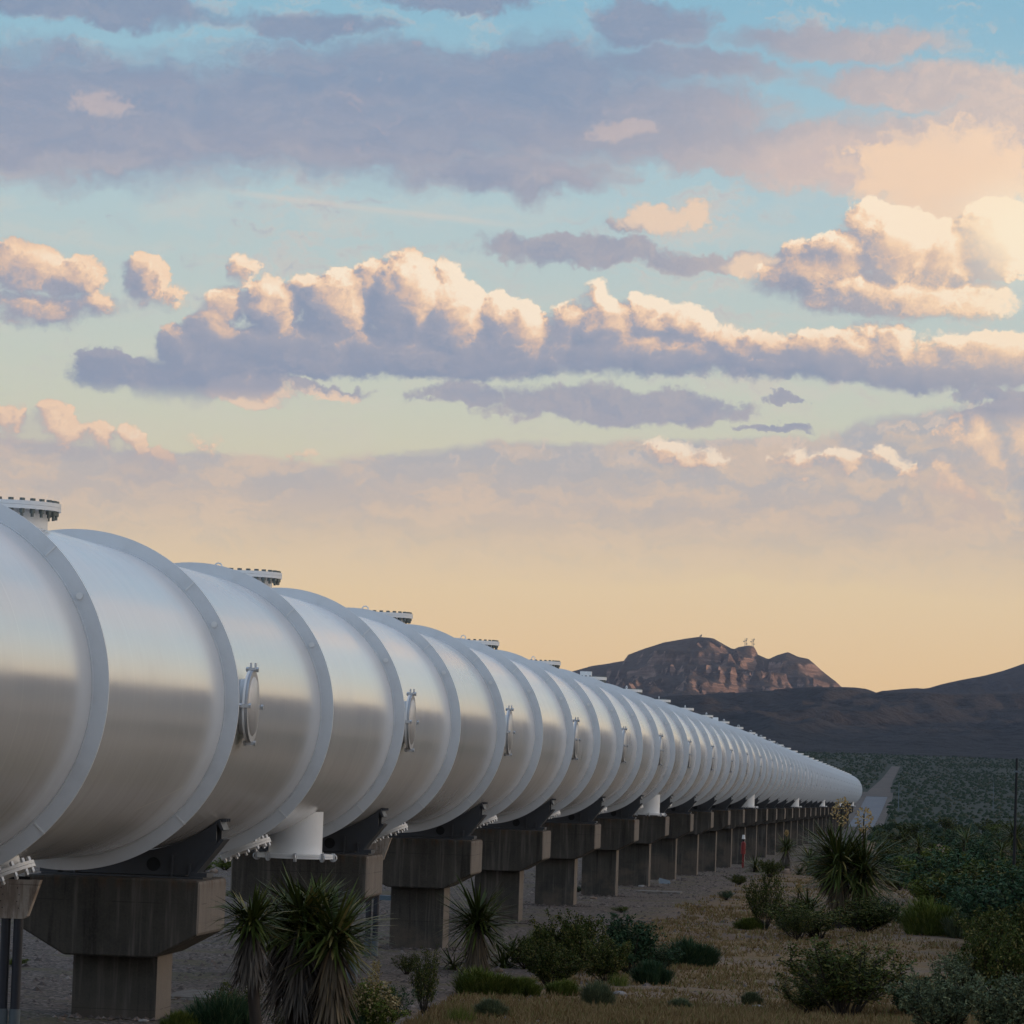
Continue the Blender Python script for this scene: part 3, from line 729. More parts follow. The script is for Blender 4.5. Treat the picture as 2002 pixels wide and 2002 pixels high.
def sheet(name, pts_pairs, mt, dz, steps=60):
    """a strip of road following the ground: pairs of (y, x_left, x_right)"""
    b = MB(); ys = np.linspace(pts_pairs[0][0], pts_pairs[-1][0], steps)
    Y = [p[0] for p in pts_pairs]
    for y in ys:
        xl, xr = float(np.interp(y, Y, [p[1] for p in pts_pairs])), float(np.interp(y, Y, [p[2] for p in pts_pairs]))
        for i in range(5):
            x = xl + (xr - xl) * i / 4; b.v.append((x, y, ground(x, y) + dz))
    for j in range(len(ys) - 1):
        b.f += [(j*5+i, j*5+i+1, (j+1)*5+i+1, (j+1)*5+i) for i in range(4)]
    b.mi = [0] * len(b.f)
    return tag(b.build(name, mt), kind='structure')
def flat(name, a, c, s=.8):
    mt, t, b = mat(name, a, .9, 0, .3); geo = t.new('ShaderNodeNewGeometry'); p = geo.outputs['Position']
    t.put(b.inputs['Base Color'], t.mix(t.ss(t.noise(p, s, 5.0, .65), .35, .65), a, c)); return mt
M_ROAD = flat("pale_asphalt", (.115, .125, .145, 1), (.15, .155, .165, 1), .3)
M_DIRT = flat("graded_dirt", (.070, .058, .050, 1), (.105, .084, .070, 1), .15)
sheet("road", [(478, -.1, 3.2), (530, -.46, 2.8), (906, -3.8, .95)], M_ROAD, .10)
sheet("verge", [(300, -5.5, 4.2), (480, -4, 4.2), (530, -4.5, 3.9), (906, -6.0, 2.1), (960, -5.2, 1.7)], M_DIRT, .05)
sheet("track", [(900, -4.6, 1.8), (985, -4.2, .9), (1150, -3.4, .2), (1440, -2.6, .4)], M_DIRT, .15)

# ------------------------------------------------------------------ mountains
SIL_FAR = [(600,1420),(900,1372),(1060,1330),(1160,1302),(1222,1292),(1230,1280),(1265,1267),(1300,1256),(1340,1249),(1368,1245),(1395,1248),(1412,1258),(1430,1268),(1437,1269),(1445,1265),(1465,1262),(1475,1265),(1482,1280),(1500,1288),(1505,1288),(1520,1281),(1541,1275),(1560,1284),(1580,1288),(1590,1296),(1605,1310),(1620,1322),(1635,1333),(1645,1343),(1700,1370),(1800,1400),(2002,1430),(2300,1440)]
SIL_MID = [(300,1500),(900,1450),(1150,1420),(1300,1395),(1400,1372),(1500,1357),(1600,1347),(1645,1343),(1670,1344),(1695,1347),(1720,1357),(1745,1353),(1790,1352),(1850,1356),(2002,1350),(2400,1340)]
SIL_RIGHT = [(1500,1440),(1640,1392),(1720,1360),(1745,1349),(1790,1345),(1810,1347),(1840,1338),(1880,1329),(1920,1322),(1960,1312),(2002,1297),(2100,1270),(2300,1225),(2600,1200)]
def sil_world(sil, Y):
    out = []
    for px, py in sil:
        d = ray(px, py); d = d / d.y * Y; out.append((EYE.x + d.x, d.z))
    return np.array(out)
def fbm(x, y, o=5, s=0.0):
    return mnoise.fractal(Vector((x, y, s)), .55, 2.05, o)
def rdg(x, y, s=0.0, o=5):
    return mnoise.ridged_multi_fractal(Vector((x, y, s)), .9, 2.1, o, 1.0, 2.0) - 1.0
def mountain(name, sil, Y, x0, x1, nx, front, nf, foot, rough, strata=0.0, seed=0.0, back=500, power=1.25, mtl=None):
    S = sil_world(sil, Y); b = MB(); nb = 14
    rows = [i / nf for i in range(nf + 1)]
    for j in range(nf + 1 + nb):
        for i in range(nx + 1):
            x = x0 + (x1 - x0) * i / nx
            hz = float(np.interp(x, S[:, 0], S[:, 1])) + .012 * Y / 40 * rdg(x * .03, 7, seed, 4) * .16
            if j <= nf:
                t_ = rows[j]                                   # 0 at the foot, 1 at the crest
                y = Y - front * (1 - t_)
                y += 60 * fbm(x * .003, t_ * 2, 3, seed) * (1 - t_)
                zf = foot
                prof = t_ ** power
                amp = rough * 1.0 * (t_ * (1 - t_) * 4) ** .8
                # spurs and gullies running down the slope
                gul = rdg(x * .0045 + .6 * fbm(t_ * 3, x * .002, 3, seed + 9), t_ * .9, seed, 6)
                z = zf + (hz - zf) * prof + amp * (26 * gul * (.4 + t_) + 9 * fbm(x * .02, t_ * 9, 4, seed + 4)) * (Y / 4000)
                if strata:
                    # bedding: slopes broken into ledges
                    st = 17.0 * (Y / 4000); q = (z + .035 * x + 5 * fbm(x * .004, t_ * 2, 2, 3.)) / st; fr = q - math.floor(q)
                    k = strata * max(0.0, min(1.0, (t_ - .35) * 3)) * (1 if t_ < .985 else 0)
                    z += k * st * ((fr ** 3.2) - fr)
                if t_ > .93: z = z + (hz - z) * ((t_ - .93) / .07)
                z = min(z, hz, hz * y / Y * (.975 + .025 * t_))      # no spur stands above the crest behind it
            else:
                u = (j - nf) / nb; y = Y + back * u; z = hz - (hz - foot) * u ** 1.4
            b.v.append((x, y, z))
    n1 = nx + 1
    for j in range(nf + nb): b.f += [(j*n1+i, j*n1+i+1, (j+1)*n1+i+1, (j+1)*n1+i) for i in range(nx)]
    b.mi = [0] * len(b.f)
    return tag(b.build(name, mtl, None, 180 if not strata else 50), kind='structure')
def rock_mat(name, shrub, rock, rock2, sc=1.0, thr=(.80, .92), stripes=1.0):
    mt, t, b = mat(name, rock, .95, 0, .15); geo = t.new('ShaderNodeNewGeometry'); p = geo.outputs['Position']; nz = t.sep(geo.outputs['Normal'])[2]
    n1 = t.noise(p, .02 * sc, 6.0, .65); n2 = t.noise(p, .15 * sc, 5.0, .7); bed = t.noise(t.v('MULTIPLY', p, (.004 * sc, .004 * sc, .16 * sc)), 1.0, 4.0, .7, .6)
    r = t.mix(t.ss(bed, .42, .60), rock, rock2)
    r = t.mix(t.ss(n2, .35, .7, 0, .5), r, tuple(c * .5 for c in rock[:3]) + (1,))
    dots = t.ss(t.vor(p, .09 * sc), .60, .25)
    sh = t.mix(t.m('MULTIPLY', dots, .8), shrub, tuple(c * .42 for c in shrub[:3]) + (1,))
    sh = t.mix(t.ss(n1, .4, .65, 0, .5), sh, tuple(c * 1.5 for c in shrub[:3]) + (1,))
    f = t.m('MULTIPLY', t.ss(t.m('ADD', nz, t.m('MULTIPLY_ADD', n2, .22, -.11)), thr[1], thr[0]), 1.0)
    t.put(b.inputs['Base Color'], t.mix(f, sh, r)); bump(t, b, t.m('ADD', n2, t.m('MULTIPLY', bed, stripes)), 1.0, 6.0)
    return mt
M_FAR = rock_mat("limestone_mountain", (.058, .050, .044, 1), (.17, .118, .095, 1), (.34, .235, .185, 1), 1.0, (.70, .84))
M_MID = rock_mat("brushy_foothill", (.044, .044, .048, 1), (.070, .062, .062, 1), (.10, .082, .076, 1), 1.3, (.72, .86), .4)
mountain("far_mountain", SIL_FAR, 6300, -2100, 900, 900, 1900, 160, 45, 1.0, .9, 1.3, mtl=M_FAR)
mountain("right_hill", SIL_RIGHT, 5000, -700, 3200, 520, 2000, 120, 30, 1.0, 0, 5.7, power=1.1, mtl=M_MID)
mountain("foothill", SIL_MID, 3900, -1700, 1600, 640, 2100, 150, 9, .85, 0, 8.1, power=1.0, mtl=M_MID)
# long ridge off to the sunny side: it keeps the valley floor in shade and shows as the dark skyline mirrored in the tube
def side_ridge():
    b = MB(); ys = np.linspace(-8000, 10500, 170); prof = [-1, -.7, -.45, -.25, -.12, 0, .15, .4, .8, 1.2]
    for y in ys:
        cx_ = 5200 + 250 * fbm(y * .0006, 1, 3); hgt = 430 + 30 * fbm(y * .0012, 4, 4) + 10 * rdg(y * .004, 2, 2.) + 0
        for u in prof:
            b.v.append((cx_ + u * 1500, y, -5 + (hgt + 5) * max(0, 1 - abs(u) if u < 0 else 1 - u / 1.2) ** 1.2 + 18 * fbm(y * .003, u * 4, 4, 6.) * (1 if abs(u) < .9 else 0)))
    n = len(prof); b.f = [(j*n+i, j*n+i+1, (j+1)*n+i+1, (j+1)*n+i) for j in range(len(ys)-1) for i in range(n-1)]; b.mi = [0] * len(b.f)
    return tag(b.build("side_hills", M_MID, None, 180), kind='structure')
side_ridge()
# ------------------------------------------------------------------ plants
def leaf_mat(name, c0, c1, c2=None, rough=.6, trans=.0):
    mt, t, b = mat(name, c0, max(rough, .75) if 'yucca_green' not in name else rough, 0, .12)
    oi = t.new('ShaderNodeObjectInfo'); geo = t.new('ShaderNodeNewGeometry')
    isl = geo.outputs['Random Per Island']
    c = t.mix(isl, c0, c1)
    if c2: c = t.mix(t.ss(isl, .82, .9), c, c2)
    c = t.mix(t.m('MULTIPLY', oi.outputs['Random'], .35), c, tuple(v * .6 for v in c0[:3]) + (1,))
    t.put(b.inputs['Base Color'], c); return mt
M_YUC = leaf_mat("yucca_green", (.042, .062, .014, 1), (.110, .128, .030, 1), (.28, .22, .08, 1), .45)
M_DEAD = leaf_mat("dead_yucca_leaf", (.085, .066, .048, 1), (.20, .155, .10, 1), (.28, .20, .115, 1), .8)
M_DEADG = leaf_mat("weathered_yucca_leaf", (.060, .052, .046, 1), (.15, .125, .10, 1), (.21, .18, .15, 1), .8)
M_BARK = leaf_mat("dark_bark", (.030, .024, .020, 1), (.055, .044, .036, 1))
M_FLOW = leaf_mat("cream_yucca_bloom", (.30, .20, .075, 1), (.46, .33, .15, 1))
M_CREO = leaf_mat("creosote_green", (.034, .050, .010, 1), (.082, .096, .022, 1), (.20, .17, .055, 1))
M_CREO2 = leaf_mat("blue_green_brush", (.024, .058, .026, 1), (.055, .098, .046, 1), (.10, .13, .06, 1))
M_SAGE = leaf_mat("grey_green_sage", (.070, .092, .048, 1), (.140, .165, .088, 1), (.23, .23, .11, 1))
M_LIME = leaf_mat("yellow_green_brush", (.070, .100, .016, 1), (.145, .175, .034, 1), (.24, .24, .06, 1))
M_STRAW = leaf_mat("straw_flower_heads", (.20, .145, .060, 1), (.34, .25, .11, 1), (.42, .34, .18, 1))
M_TWIG = leaf_mat("grey_twigs", (.022, .018, .013, 1), (.050, .040, .030, 1))
M_GRASS = leaf_mat("dry_grass", (.17, .110, .048, 1), (.30, .20, .095, 1), (.15, .145, .045, 1))
M_CACT = leaf_mat("red_spined_cactus", (.13, .055, .040, 1), (.18, .08, .055, 1))

def blade(b, p, d, L, wd, rnd, droop=.0, segs=3):
    """long narrow pointed leaf from p along d, bending down by droop"""
    d = Vector(d).normalized(); s = d.cross(Vector((0, 0, 1)))
    if s.length < .05: s = Vector((1, 0, 0))
    s.normalize(); s = (s + Vector((rnd.uniform(-.35, .35), rnd.uniform(-.35, .35), rnd.uniform(-.35, .35)))).normalized()
    pts = []; q = Vector(p); dd = d.copy()
    for i in range(segs + 1):
        pts.append(q.copy()); dd = (dd + Vector((0, 0, -droop / segs))).normalized(); q = q + dd * (L / segs)
    vs = []; o = []
    for i in range(segs):
        f = i / segs; ww = wd * (.7 + .6 * f if f < .4 else 1.0 * (1 - (f - .4) / .85))
        vs += [pts[i] - s * ww * .5, pts[i] + s * ww * .5]
    vs.append(pts[-1]); fs = [(2*i, 2*i+1, 2*i+3, 2*i+2) for i in range(segs - 1)] + [(2*segs-2, 2*segs-1, 2*segs)]
    b.add(vs, fs)

def yucca_head(root, loc, r, n, rnd, skirt=0.0, skirt_r=.2, dead=M_DEAD, axis=(0, 0, 1), flower=0.0, name="leaf_crown", low=-.62):
    """rosette of stiff green leaves above a shaggy skirt of dead ones"""
    ax = Vector(axis).normalized(); loc = Vector(loc)
    g_ = MB()
    for i in range(int(n * 1.9)):
        a = rnd.uniform(0, 2 * pi); e = asin(max(-1, min(1, rnd.uniform(low, .88)))) ; e = max(e, -.62)
        d = Vector((cos(a) * cos(e), sin(a) * cos(e), sin(e))) + ax * .02
        base = loc + Vector((cos(a), sin(a), 0)) * .035 + ax * rnd.uniform(-.10, .10) * (r / .4)
        blade(g_, base, d, r * rnd.uniform(.85, 1.25), .034 * (r / .45) ** .5, rnd, rnd.uniform(0, .18) if rnd.random() < .8 else rnd.uniform(.3, 1.1))
    g_.build(name, M_YUC, root)
    if skirt > 0:
        k = MB()
        for i in range(int(n * 2.2)):
            a = rnd.uniform(0, 2 * pi); u = rnd.random() ** .8
            base = loc + Vector((cos(a), sin(a), 0)) * .05 - ax * (.06 + u * skirt * .72)
            out = skirt_r / max(.3, r); d = Vector((cos(a) * out * rnd.uniform(.7, 2.4), sin(a) * out * rnd.uniform(.7, 2.4), -1.0))
            blade(k, base, d, min(skirt * .9, r * rnd.uniform(.6, 1.05)), .028, rnd, rnd.uniform(.1, .5))
        k.build("dead_leaf_skirt", dead, root)
    if flower > 0:
        s_ = MB(); top = loc + ax * (r * .75 + flower)
        s_.tube(loc, top - ax * flower * .2, .022, .012, 8)
        f = MB()
        for i in range(int(170)):
            t_ = rnd.random(); a = rnd.uniform(0, 2 * pi); rr = flower * .30 * sin(pi * (.12 + .80 * t_)) * rnd.uniform(.55, 1.1)
            c = top - ax * (flower * .85 * t_) + Vector((cos(a), sin(a), 0)) * rr
            u = Vector((rnd.gauss(0, 1), rnd.gauss(0, 1), rnd.gauss(0, 1))).normalized() * .030; v_ = u.orthogonal().normalized() * .022
            f.add([c - u, c + v_, c + u, c - v_], [(0, 1, 2, 3)])
        fo = f.build("flower_cluster", M_FLOW, root); s_.build("flower_stalk", M_TWIG, fo)

def trunk(root, pts, radii, rnd, mt=None, name="trunk"):
    b = MB(); n = 9
    vs = []
    for j, (p, r) in enumerate(zip(pts, radii)):
        for i in range(n):
            a = 2 * pi * i / n; rr = r * (1 + rnd.uniform(-.18, .18)); vs.append((p[0] + cos(a) * rr, p[1] + sin(a) * rr, p[2]))
    fs = [(j*n+i, j*n+(i+1)%n, (j+1)*n+(i+1)%n, (j+1)*n+i) for j in range(len(pts)-1) for i in range(n)]
    b.add(vs, fs + [tuple(range((len(pts)-1)*n, len(pts)*n))]); return b.build(name, mt or M_BARK, root, 180)

def yucca(base_px, lab, heads, base_y=None, group=None, seed=1):
    """heads: (px, py of the crown's heart, leaf length px, n, skirt px, skirt radius px, flower px, dead material)"""
    rnd = random.Random(seed)
    g = ground_at(*base_px)
    if base_y:
        d = ray(*base_px); d = d / d.y; p = EYE + d * base_y; g = Vector((p.x, base_y, ground(p.x, base_y)))
    root = tag(empty("yucca", g), lab, "yucca", group); s = 1 / scale_at(g.y)
    for i, (hx, hy, rl, n, sk, sr, fl, dm) in enumerate(heads):
        d = ray(hx, hy); rl *= 1.16; d = d / d.y; off = (rnd.uniform(-.12, .12) if i else 0) + (.18 * i if i else 0); p = EYE + d * (g.y + off) - g
        yucca_head(root, p, rl * s, n, rnd, sk * s, sr * s, dm, flower=fl * s)
        foot = Vector((p.x * .25, p.y * .3, -.1)); mid = (p + foot) * .5 + Vector((p.x * .15, 0, 0)); r0 = max(.05, .16 * rl * s)
        trunk(root, [foot, foot.lerp(mid, .5), mid, mid.lerp(p, .55), p], [r0 * 1.25, r0, r0 * .9, r0 * .85, r0 * .7], rnd)
    return root

D_, G_ = M_DEAD, M_DEADG
yucca((524, 2020), "dark yucca on a leaning shaggy trunk, nearest the largest pier", [(492, 1800, 66, 120, 108, 26, 0, G_)], 37.2, seed=3)
yucca((610, 2010), "biggest yucca clump of several heads, grey skirts hanging before the second pier",
      [(652, 1830, 92, 190, 150, 44, 0, D_), (590, 1795, 84, 170, 190, 50, 0, G_), (556, 1812, 74, 110, 170, 46, 0, G_), (626, 1778, 62, 80, 120, 30, 0, G_)], 38.2, seed=5)
yucca((925, 1905), "single yucca with a brown skirt standing before the third pier", [(934, 1800, 70, 150, 96, 26, 0, D_)], seed=8)
yucca((992, 1893), "small stemless yucca of upright spikes beside the single brown-skirted yucca", [(985, 1886, 62, 60, 0, 0, 0, D_)], seed=9)
yucca((885, 1896), "low sparse yucca spikes just in front of the third pier", [(886, 1890, 38, 36, 0, 0, 0, D_)], seed=10)
yucca((1655, 1815), "large twin-headed yucca with two cream flower stalks before the road",
      [(1642, 1690, 74, 190, 66, 26, 66, D_), (1686, 1704, 76, 200, 58, 22, 58, D_), (1628, 1668, 56, 100, 60, 24, 0, D_)], seed=12)
yucca((1537, 1706), "small tree yucca with tiny yellow bloom beside the pale boulder", [(1537, 1658, 24, 110, 34, 9, 14, G_)], seed=14)
yucca((1476, 1706), "round stemless yucca at the foot of the far piers", [(1476, 1697, 26, 80, 0, 0, 0, D_)], seed=15)
yucca((1580, 1712), "leaning yucca with a dark trunk between small and large flowering yuccas", [(1584, 1684, 34, 110, 26, 9, 0, G_), (1563, 1706, 14, 50, 14, 6, 0, G_)], seed=16)
yucca((1578, 1808), "low yucca with a pale flower head behind the round creosote bush", [(1580, 1775, 42, 70, 26, 10, 0, G_), (1560, 1764, 18, 30, 0, 0, 20, D_)], seed=17)
yucca((1756, 1806), "small spiky yucca rosette left of the rounded bright-topped bush", [(1756, 1802, 34, 60, 0, 0, 0, D_)], seed=18)
yucca((1790, 1702), "yucca with a white weathered skirt above the red cactus", [(1797, 1656, 26, 80, 34, 10, 0, G_), (1778, 1672, 12, 30, 26, 9, 0, G_)], seed=19)
yucca((1888, 1692), "slender yucca with yellowish leaves on the brush skyline", [(1888, 1646, 30, 90, 26, 7, 0, G_)], seed=20)
yucca((1917, 1704), "yucca with a pale skirt, right neighbour of the slender skyline yucca", [(1917, 1663, 24, 90, 22, 8, 0, G_)], seed=21)
yucca((1960, 1712), "grey-skirted yucca nearest below the dark pole", [(1958, 1664, 25, 90, 30, 11, 0, G_)], seed=22)
yucca((1982, 1690), "tall leafy yucca head on the skyline against the dark pole", [(1984, 1636, 38, 140, 40, 10, 0, D_)], seed=23)
yucca((1869, 1702), "dead yucca stump with a white top in the brush", [(1868, 1664, 7, 24, 34, 5, 0, G_)], seed=24)

# barrel cactus
gc = ground_at(1797, 1735); sc_ = 1 / scale_at(gc.y); b = MB(); NR, NS = 40, 16
rr_, hh_ = 15 * sc_, 40 * sc_
for j in range(NS + 1):
    t_ = j / NS; z = hh_ * t_; r = rr_ * min(1, sqrt(max(0, 1 - max(0, (t_ - .55) / .45) ** 2)) + .001)
    for i in range(NR * 2): a = pi * i / NR; q = r * (1 if i % 2 else .86); b.v.append((q * cos(a), q * sin(a), z))
b.f = [(j*NR*2+i, j*NR*2+(i+1)%(NR*2), (j+1)*NR*2+(i+1)%(NR*2), (j+1)*NR*2+i) for j in range(NS) for i in range(NR*2)]; b.mi = [0]*len(b.f)
cr_ = tag(empty("barrel_cactus", gc), "squat reddish barrel cactus among the dark brush", "cactus"); b.build("stem", M_CACT, cr_)
b = MB(); rc = random.Random(4)
for i in range(900):
    a = rc.uniform(0, 2*pi); t_ = rc.random(); z = hh_ * t_; r = rr_ * sqrt(max(0, 1 - max(0, (t_ - .55) / .45) ** 2))
    blade(b, (r*cos(a), r*sin(a), z), (cos(a), sin(a), rc.uniform(-.2, .9)), .05, .006, rc, 0, 1)
b.build("spines", M_CACT, cr_)

# ---- shrubs: every kind is a few stems and a crown of many small leaves
def creosote_mesh(rnd, n_stem=16, leaves=2600, leaf=.020, spread=.75, open_=.35, twig=True):
    """unit shrub about 1 high and 1.2 wide: returns (stems MB, leaves MB)"""
    st, lf = MB(), MB(); tips = []
    for i in range(n_stem):
        a = rnd.uniform(0, 2*pi); lean = rnd.uniform(.05, spread); h = rnd.uniform(.55, 1.02) * (1 - .25 * lean)
        p = Vector((0.03 * cos(a), .03 * sin(a), -.05)); d = Vector((cos(a) * lean, sin(a) * lean, 1)).normalized(); L = h / max(.5, d.z); seg = 5
        for k in range(seg):
            q = p + d * (L / seg); st.tube(p, q, .012 * (1 - k / seg * .7), .012 * (1 - (k + 1) / seg * .7), 4, False)
            if k >= 1:
                for m_ in range(2):
                    a2 = rnd.uniform(0, 2*pi); d2 = (d + Vector((cos(a2), sin(a2), rnd.uniform(-.2, .6))) * .75).normalized(); L2 = rnd.uniform(.12, .30)
                    e = q + d2 * L2; st.tube(q, e, .005, .002, 3, False); tips.append((q, e, k / seg))
            d = (d + Vector((rnd.uniform(-.2, .2), rnd.uniform(-.2, .2), rnd.uniform(-.05, .12)))).normalized(); p = q
        tips.append((p - d * .2, p, 1))
    per = leaves / len(tips)
    for (q, e, t_) in tips:
        for i in range(int(per * rnd.uniform(.4, 1.6))):
            f = rnd.random() ** .6; c = q.lerp(e, f) + Vector((rnd.gauss(0, 1), rnd.gauss(0, 1), rnd.gauss(0, 1))) * .028
            u = Vector((rnd.gauss(0, 1), rnd.gauss(0, 1), rnd.gauss(0, 1) + .4)).normalized() * leaf * rnd.uniform(.6, 1.2); v_ = u.cross(Vector((rnd.gauss(0, 1), rnd.gauss(0, 1), rnd.gauss(0, 1)))).normalized() * leaf * .42
            lf.add([c - u, c + v_, c + u, c - v_], [(0, 1, 2, 3)])
    return st, lf
def mound_mesh(rnd, n=7600, h=.62, wd=.8, blade_l=.15, w_=.012):
    """low dense dome of upright fine twigs and leaves, 1 wide"""
    st, lf = MB(), MB()
    sub = []
    for k in range(34):                               # many small tussocks of uneven height grown into one another
        a = rnd.uniform(0, 2*pi); r = sqrt(rnd.random()) * wd * .46; hh = h * (1 - .55 * (r / (wd * .5)) ** 2) * rnd.uniform(.62, 1.12)
        sub.append((r * cos(a), r * sin(a), hh, rnd.uniform(.06, .13)))
    for i in range(n):
        cx_, cy_, hh, sp = sub[rnd.randrange(len(sub))]
        bx_, by_ = cx_ + rnd.gauss(0, sp * .4), cy_ + rnd.gauss(0, sp * .4); z0 = hh * rnd.uniform(0, .84)
        d = Vector((cx_ * .9 + rnd.gauss(0, .32), cy_ * .9 + rnd.gauss(0, .32), 1.0))
        blade(lf, (bx_ + d.x * z0 * .5, by_ + d.y * z0 * .5, z0 - .02), d, min(hh - z0 * .6, blade_l * 1.15) * rnd.uniform(.5, 1.15), w_, rnd, rnd.uniform(0, .35), 2)
    for i in range(26):
        a = rnd.uniform(0, 2*pi); r = rnd.uniform(.1, .5) * wd
        st.tube((.02*cos(a), .02*sin(a), -.04), (r*cos(a), r*sin(a), h * .7 * (1 - r)), .010, .003, 4, False)
    return st, lf
def tuft_mesh(rnd, n=420, h=.5, wd=.5):
    st, lf = MB(), MB()
    for i in range(n):
        a = rnd.uniform(0, 2*pi); r = sqrt(rnd.random()) * wd
        blade(lf, (r*cos(a), r*sin(a), -.02), (cos(a) * r * .8 + rnd.gauss(0, .2), sin(a) * r * .8 + rnd.gauss(0, .2), 1), h * rnd.uniform(.5, 1.1), .012, rnd, .25, 2)
    for i in range(8):
        a = rnd.uniform(0, 2*pi); st.tube((0, 0, -.03), (.2*cos(a), .2*sin(a), h * .6), .006, .002, 3, False)
    return st, lf
_cache = {}
def shrub(kind, base_px, wpx, hpx, lab, name="creosote_bush", cat="bush", group=None, rz=None, var=0, mt=None, extra=None, depth=None):
    """shrub standing at a spot of the photograph's ground, wpx wide and hpx high there"""
    key = (kind, var)
    if key not in _cache:
        rnd = random.Random(hash(kind) % 97 + var * 7 if False else sum(map(ord, kind)) + var * 13)
        st, lf = {'creo': lambda: creosote_mesh(rnd, 18, 4200, .024), 'creofar': lambda: creosote_mesh(rnd, 12, 1500, .048, .95), 'mound': lambda: mound_mesh(rnd), 'dense': lambda: creosote_mesh(rnd, 30, 8000, .030, .95), 'tuft': lambda: tuft_mesh(rnd)}[kind]()
        zs = [v[2] for v in lf.v]; xs_ = [v[0] for v in lf.v]; zs.sort(); xs_.sort()
        _cache[key] = [st, lf, zs[int(len(zs) * .995)], xs_[int(len(xs_) * .99)] - xs_[int(len(xs_) * .01)], {}]
    st, lf, H0, W0, built = _cache[key]
    g = ground_at(*base_px)
    s = 1 / scale_at(g.y); root = tag(empty(name, g, R.uniform(0, 6.28) if rz is None else rz), lab, cat, group)
    root.scale = (wpx * s / W0, wpx * s / W0 * (depth or 1), hpx * s / H0)
    mk = mt.name if mt else ''
    if mk not in built:
        a = st.build("stems", M_TWIG, root); b_ = lf.build("foliage", mt or M_CREO, root); built[mk] = (a.data, b_.data)
    else:
        for nm, me in zip(("stems", "foliage"), built[mk]):
            o = bpy.data.objects.new(nm, me); C.objects.link(o); o.parent = root
    return root

shrub('creo', (1655, 1992), 236, 150, "wide open creosote bush in the lower right, nearest of its kind", rz=.4, var=0)
shrub('creo', (1640, 1975), 150, 120, "dense left half of the nearest creosote thicket", rz=1.9, var=1)
shrub('creo', (1495, 1820), 84, 112, "upright creosote bush with bare lower stems at the edge of the dry grass", var=2)
shrub('creo', (1600, 1835), 130, 70, "dark creosote bush at the foot of the twin-headed yucca", var=1)
shrub('dense', (1118, 1905), 128, 118, "darkest creosote bush in the centre of the dry grass", var=0)
shrub('dense', (1232, 1905), 140, 112, "blue-green bush, right half of the central pair", name="brush_bush", var=1, mt=M_CREO2)
shrub('dense', (1185, 1925), 110, 90, "dark brush between the two central bushes", name="brush_bush", var=0, mt=M_CREO)
shrub('dense', (1075, 1930), 104, 84, "low dark bush in front of the darkest central bush", var=1, mt=M_CREO)
shrub('mound', (1352, 1890), 96, 50, "small domed blue-green bush at the right of the central pair", name="brush_bush", var=0, mt=M_CREO2)
shrub('mound', (1275, 1925), 76, 44, "low blue-green mound in front of the central pair", name="brush_bush", var=1, mt=M_CREO2)
shrub('mound', (1822, 1828), 118, 66, "rounded bush with a bright yellow-green top, in front of the dark brush", name="brush_bush", var=0, mt=M_LIME)
shrub('dense', (1840, 1785), 120, 72, "arching bush with pale green top behind the rounded bright one", name="brush_bush", var=1, mt=M_LIME)
shrub('mound', (1060, 1868), 72, 50, "yellow-green tussock behind the darkest central bush", name="brush_bush", var=1, mt=M_LIME)
shrub('mound', (948, 1944), 118, 48, "pale green grassy mound below the single brown-skirted yucca", name="brush_bush", var=0, mt=M_LIME)
shrub('mound', (1020, 1948), 80, 36, "second pale grassy mound, right of the first", name="brush_bush", var=1, mt=M_LIME)
shrub('mound', (1168, 1968), 66, 46, "grey-green sage clump alone in the lower dry grass", name="sage_bush", var=0, mt=M_SAGE)
shrub('tuft', (1210, 1928), 42, 30, "small upright green tuft below the central bushes", name="grass_tuft", cat="grass tuft", mt=M_LIME)
shrub('creo', (830, 1985), 74, 128, "narrow dark creosote bush behind the straw-coloured bush", var=2)
shrub('creo', (795, 1905), 60, 40, "low dark twigs at the base of the third pier", var=0)
shrub('tuft', (900, 2004), 60, 44, "yellow-green tuft at the bottom edge, right of the straw-coloured bush", name="grass_tuft", cat="grass tuft", mt=M_LIME)
shrub('mound', (960, 1990), 60, 36, "dull sage clump at the bottom edge below the pale mounds", name="sage_bush", var=1, mt=M_SAGE)
shrub('mound', (430, 2030), 150, 84, "fine green brush at the bottom edge beside the largest pier column", name="brush_bush", var=0, mt=M_CREO2)
shrub('mound', (350, 2030), 80, 50, "small green brush touching the right foot of the largest pier", name="brush_bush", var=1, mt=M_LIME)
shrub('creo', (470, 2020), 90, 100, "loose green bush under the leaning yucca trunk", var=1)
shrub('mound', (650, 2035), 130, 70, "low green brush at the foot of the biggest yucca clump", name="brush_bush", var=0, mt=M_CREO2)
shrub('creo', (570, 2030), 90, 60, "sparse dark brush between the two near yuccas", var=2)
